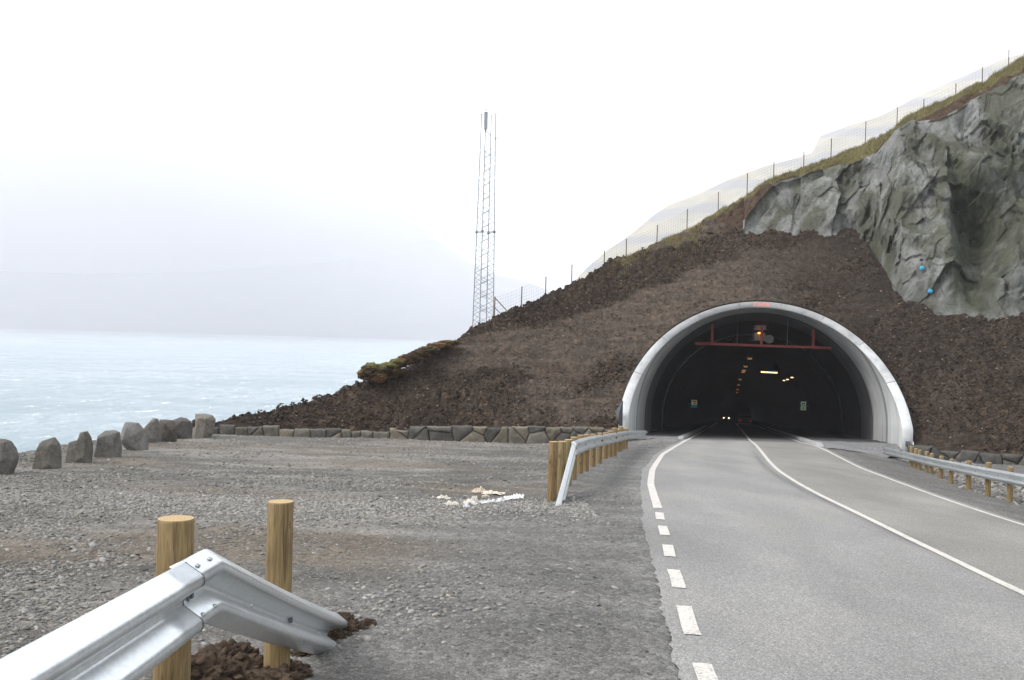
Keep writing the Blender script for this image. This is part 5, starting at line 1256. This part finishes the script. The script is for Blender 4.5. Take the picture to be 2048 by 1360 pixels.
def sign(px0, px1, py0, py1, Y, kind, label):
    a_, b_ = at(px0, py0, Y), at(px1, py1, Y); c = (a_ + b_) / 2; W_ = b_.x - a_.x; H = a_.z - b_.z
    e = empty('tunnel_sign', c, label=label, cat='sign', group='lit signs on the tunnel walls')
    mb = MB(); mb.box(c, (W_, 0.12, H)); mb.build('sign_panel', M_SB, e, bevel=0.01)
    def bx(u0, u1, v0, v1, m_, nm, d=0.065): 
        mb = MB(); mb.box((a_.x + W_ * (u0 + u1) / 2, Y - d, a_.z - H * (v0 + v1) / 2), (W_ * (u1 - u0), 0.02, H * (v1 - v0))); return mb.build(nm, m_, e)
    if kind == 0:
        bx(.06, .94, .04, .62, M_SY, 'sign_face'); bx(.18, .82, .12, .26, M_BLACK, 'symbol', .08); bx(.36, .72, .36, .52, M_BLACK, 'symbol', .08)
    else:
        bx(.12, .88, .04, .44, M_SY, 'sign_face'); bx(.12, .88, .54, .96, M_SY, 'sign_face'); bx(.24, .76, .20, .34, M_BLACK, 'symbol', .08)
        mb = MB(); zc = a_.z - H * .76; xc = c.x
        mb.tube([(xc, Y - .08, zc + .1), (xc - .06, Y - .08, zc), (xc - .14, Y - .08, zc - .12)], 0.03, 5); mb.tube([(xc - .02, Y - .08, zc + .02), (xc + .10, Y - .08, zc - .12)], 0.03, 5); mb.tube([(xc, Y - .08, zc + .12), (xc + .08, Y - .08, zc + .02)], 0.03, 5); mb.build('symbol', M_BLACK, e)
    mb = MB(); mb.box((c.x + (-0.6 if kind == 0 else 0.6) * W_, Y + 0.06, c.z), (W_ * 0.5, 0.06, 0.1)); mb.build('bracket', M_DARKS, e)
sign(1382.5, 1394, 799.5, 815.5, 104, 0, 'small yellow and blue lit sign on the left tunnel wall')
sign(1600.5, 1612.5, 802.5, 821, 92, 1, 'small lit sign with two pictograms on the right tunnel wall')
# cars inside the tunnel
def car(c, facing, label, lampm):
    """c = road point under the car centre; facing -1 = toward the camera"""
    e = empty('car', c, label=label, cat='car', group='cars inside the tunnel')
    def W_(x, y, z): return Vector(c) + LA * x + AX * (y * facing) + Vector((0, 0, z - SLOPE * y * facing))
    secs = [(-2.1, 0.55, 0.80, 0.76), (-2.0, 0.30, 0.92, 0.82), (-1.2, 0.22, 1.0, 0.86), (-0.75, 0.22, 1.38, 0.70), (0.6, 0.22, 1.42, 0.70), (1.25, 0.22, 0.98, 0.86), (2.0, 0.28, 0.82, 0.82), (2.12, 0.42, 0.66, 0.74)]
    V = []; n = 8
    for (y, z0, z1, hw) in secs:
        bt = 0.86
        for x, z in ((-bt * .9, z0), (-bt, z0 + .15), (-bt, min(z1, 0.88)), (-hw, z1), (hw, z1), (bt, min(z1, 0.88)), (bt, z0 + .15), (bt * .9, z0)): V.append(W_(x, y, z))
    Fc = [tuple(f) for f in gridf(len(secs), n)] + [(i * n, (i + 1) * n, (i + 1) * n + n - 1, i * n + n - 1) for i in range(len(secs) - 1)] + [tuple(range(n)), tuple((len(secs) - 1) * n + k for k in range(n))[::-1]]
    npmesh('body', V, Fc, M_BLACK, e, smooth=False)
    for (y, x) in ((-1.35, -.8), (-1.35, .8), (1.35, -.8), (1.35, .8)):
        mb = MB(); mb.tube([W_(x - .1, y, .32), W_(x + .1, y, .32)], 0.32, 14); mb.build('wheel', M_BLACK, e)
    mb = MB(); mb.add([W_(-.66, 1.20, 1.0), W_(.66, 1.20, 1.0), W_(.58, 0.66, 1.38), W_(-.58, 0.66, 1.38)], [(0, 1, 2, 3)]); mb.build('windscreen', M_DARKS, e)
    yl = 2.13 if lampm is M_WH else -2.13
    for x in (-.66, .66):
        mb = MB(); mb.tube([W_(x, yl - .03 * np.sign(yl), 0.66), W_(x, yl + .03 * np.sign(yl), 0.66)], 0.15 if lampm is M_WH else 0.12, 10); mb.build('headlight' if lampm is M_WH else 'tail_light', lampm, e)
def rp(l, Y): 
    s = (Y - PC.y) / AX.y; p = PC + AX * s + LA * l; return Vector((p.x, p.y, float(roadz(p.y)) - 0.02))
car(rp(-2.3, 255), -1, 'oncoming car deep in the tunnel with its headlights on', M_WH)
car(rp(0.6, 128), 1, 'car driving away deep in the tunnel with faint red tail lights', M_TR)

# dark membrane flap beside the left foot of the portal
p = [at(1228, 822, 47.9), at(1242, 800, 47.9), at(1241, 850, 47.7), at(1236, 850, 47.4), at(1233, 838, 47.4)]
V = [q + Vector((0, -0.55, 0)) for q in p] + [q + Vector((0.05, -0.45, 0)) for q in p]; k = 5
npmesh('membrane_flap', V, [(0, 1, 2, 3, 4), (9, 8, 7, 6, 5)] + [(i, (i + 1) % 5, (i + 1) % 5 + 5, i + 5) for i in range(5)], M_MEMB, smooth=False, label='dark loose membrane flap sticking out beside the left foot of the tunnel arch', cat='membrane')
# yellow hose behind the right rail
b_ = at(1876, 946, 35.5); mb = MB(); mb.tube([b_ + Vector((t * 1.1 - 0.3, 0.15 * math.sin(t * 5), 0.16 * math.sin(t * PI) + 0.02)) for t in np.linspace(0, 1, 14)], 0.02, 6)
mb.build('hose', M_YEL, smooth=True, label='short loop of yellow hose among stones behind the right guardrail', cat='hose')
# plastic caps of rock bolts on the cliff
def cast(px, py):
    d = np.array(ray(px, py)); P = CV.reshape(-1, 3); t = P @ d / (d @ d); dist = np.linalg.norm(P - t[:, None] * d, axis=1)
    k = np.where(dist < 0.10)[0]; k = k[np.argmin(t[k])] if len(k) else int(np.argmin(dist)); return Vector(P[k])
for px, py, mt_, lb in ((1845, 534, M_BLUE, 'round blue plastic cap on a rock bolt in the cliff, upper one'), (1862, 585, M_BLUE, 'round blue plastic cap on a rock bolt low on the cliff, lower one'), (1842, 517, M_BLACK, 'small black cap on the cliff just above the upper blue one')):
    c = cast(px, py); r = 0.13 if mt_ is M_BLUE else 0.09; nrm = Vector((-0.2, -0.95, 0.1)).normalized(); mb = MB()
    mb.tube([c - nrm * 0.15, c + nrm * 0.06, c + nrm * 0.10, c + nrm * 0.11], [r * .8, r, r * .8, r * .35], 14); mb.tube([c + nrm * 0.1, c + nrm * 0.2], 0.03, 8)
    mb.build('rock_bolt_cap', mt_, smooth=False, label=lb, cat='cap', group='rock bolt caps on the cliff')

# --- haze -----------------------------------------------------------------------------------------------------
hz = bpy.data.materials.new('haze_air'); hz.use_nodes = True; t_ = hz.node_tree; t_.nodes.clear()
ou = t_.nodes.new('ShaderNodeOutputMaterial'); pv = t_.nodes.new('ShaderNodeVolumePrincipled'); pv.name = 'Principled Volume'; pv.inputs['Color'].default_value = (0.955, 0.952, 1.0, 1); pv.inputs['Density'].default_value = 2.5e-4; pv.inputs['Anisotropy'].default_value = 0.2
t_.links.new(pv.outputs[0], ou.inputs['Volume'])
mb = MB(); mb.box((0, 3700, 590), (17000, 7600, 1246)); hzo = mb.build('haze', hz, kind='stuff', label='pale sea haze lying over the fjord and the far mountain', cat='haze')

# low cloud hanging in front of the far mountain and the far hill
def cloud(name, cols, dens, label):
    """cols: (X, near Y, far Y, z of bottom at near, z of bottom at far, z top)"""
    V = []
    for (x, y0, y1, z0, z1, zt_) in cols: V += [(x * y0 / y1, y0, z0), (x, y1, z1), (x * 1.02, y1, zt_), (x * y0 / y1, y0, z0 + 12)]
    k = len(cols); Fc = [(i * 4 + a_, i * 4 + (a_ + 1) % 4, i * 4 + 4 + (a_ + 1) % 4, i * 4 + 4 + a_) for i in range(k - 1) for a_ in range(4)] + [(0, 3, 2, 1), tuple((k - 1) * 4 + a_ for a_ in range(4))]
    mm_ = hz.copy(); mm_.name = name + '_air'; mm_.node_tree.nodes['Principled Volume'].inputs['Density'].default_value = dens; mm_.node_tree.nodes['Principled Volume'].inputs['Color'].default_value = (1, 1, 1, 1)
    npmesh(name, V, [f[::-1] for f in Fc], mm_, smooth=False, kind='stuff', label=label, cat='cloud')
K = 4630 / 2780
cloud('low_cloud', [tuple(q * K for q in r_) for r_ in [(-4200, 1500, 2780, 330, 150, 700), (-1250, 1500, 2780, 330, 150, 700), (-900, 1900, 2780, 340, 165, 660), (-700, 2230, 2780, 350, 185, 610), (-520, 2500, 2780, 345, 205, 560), (-380, 2670, 2780, 335, 235, 480), (-235, 2776, 2780, 285, 275, 330)]], 0.0019, 'white low cloud hiding the top of the far mountain')
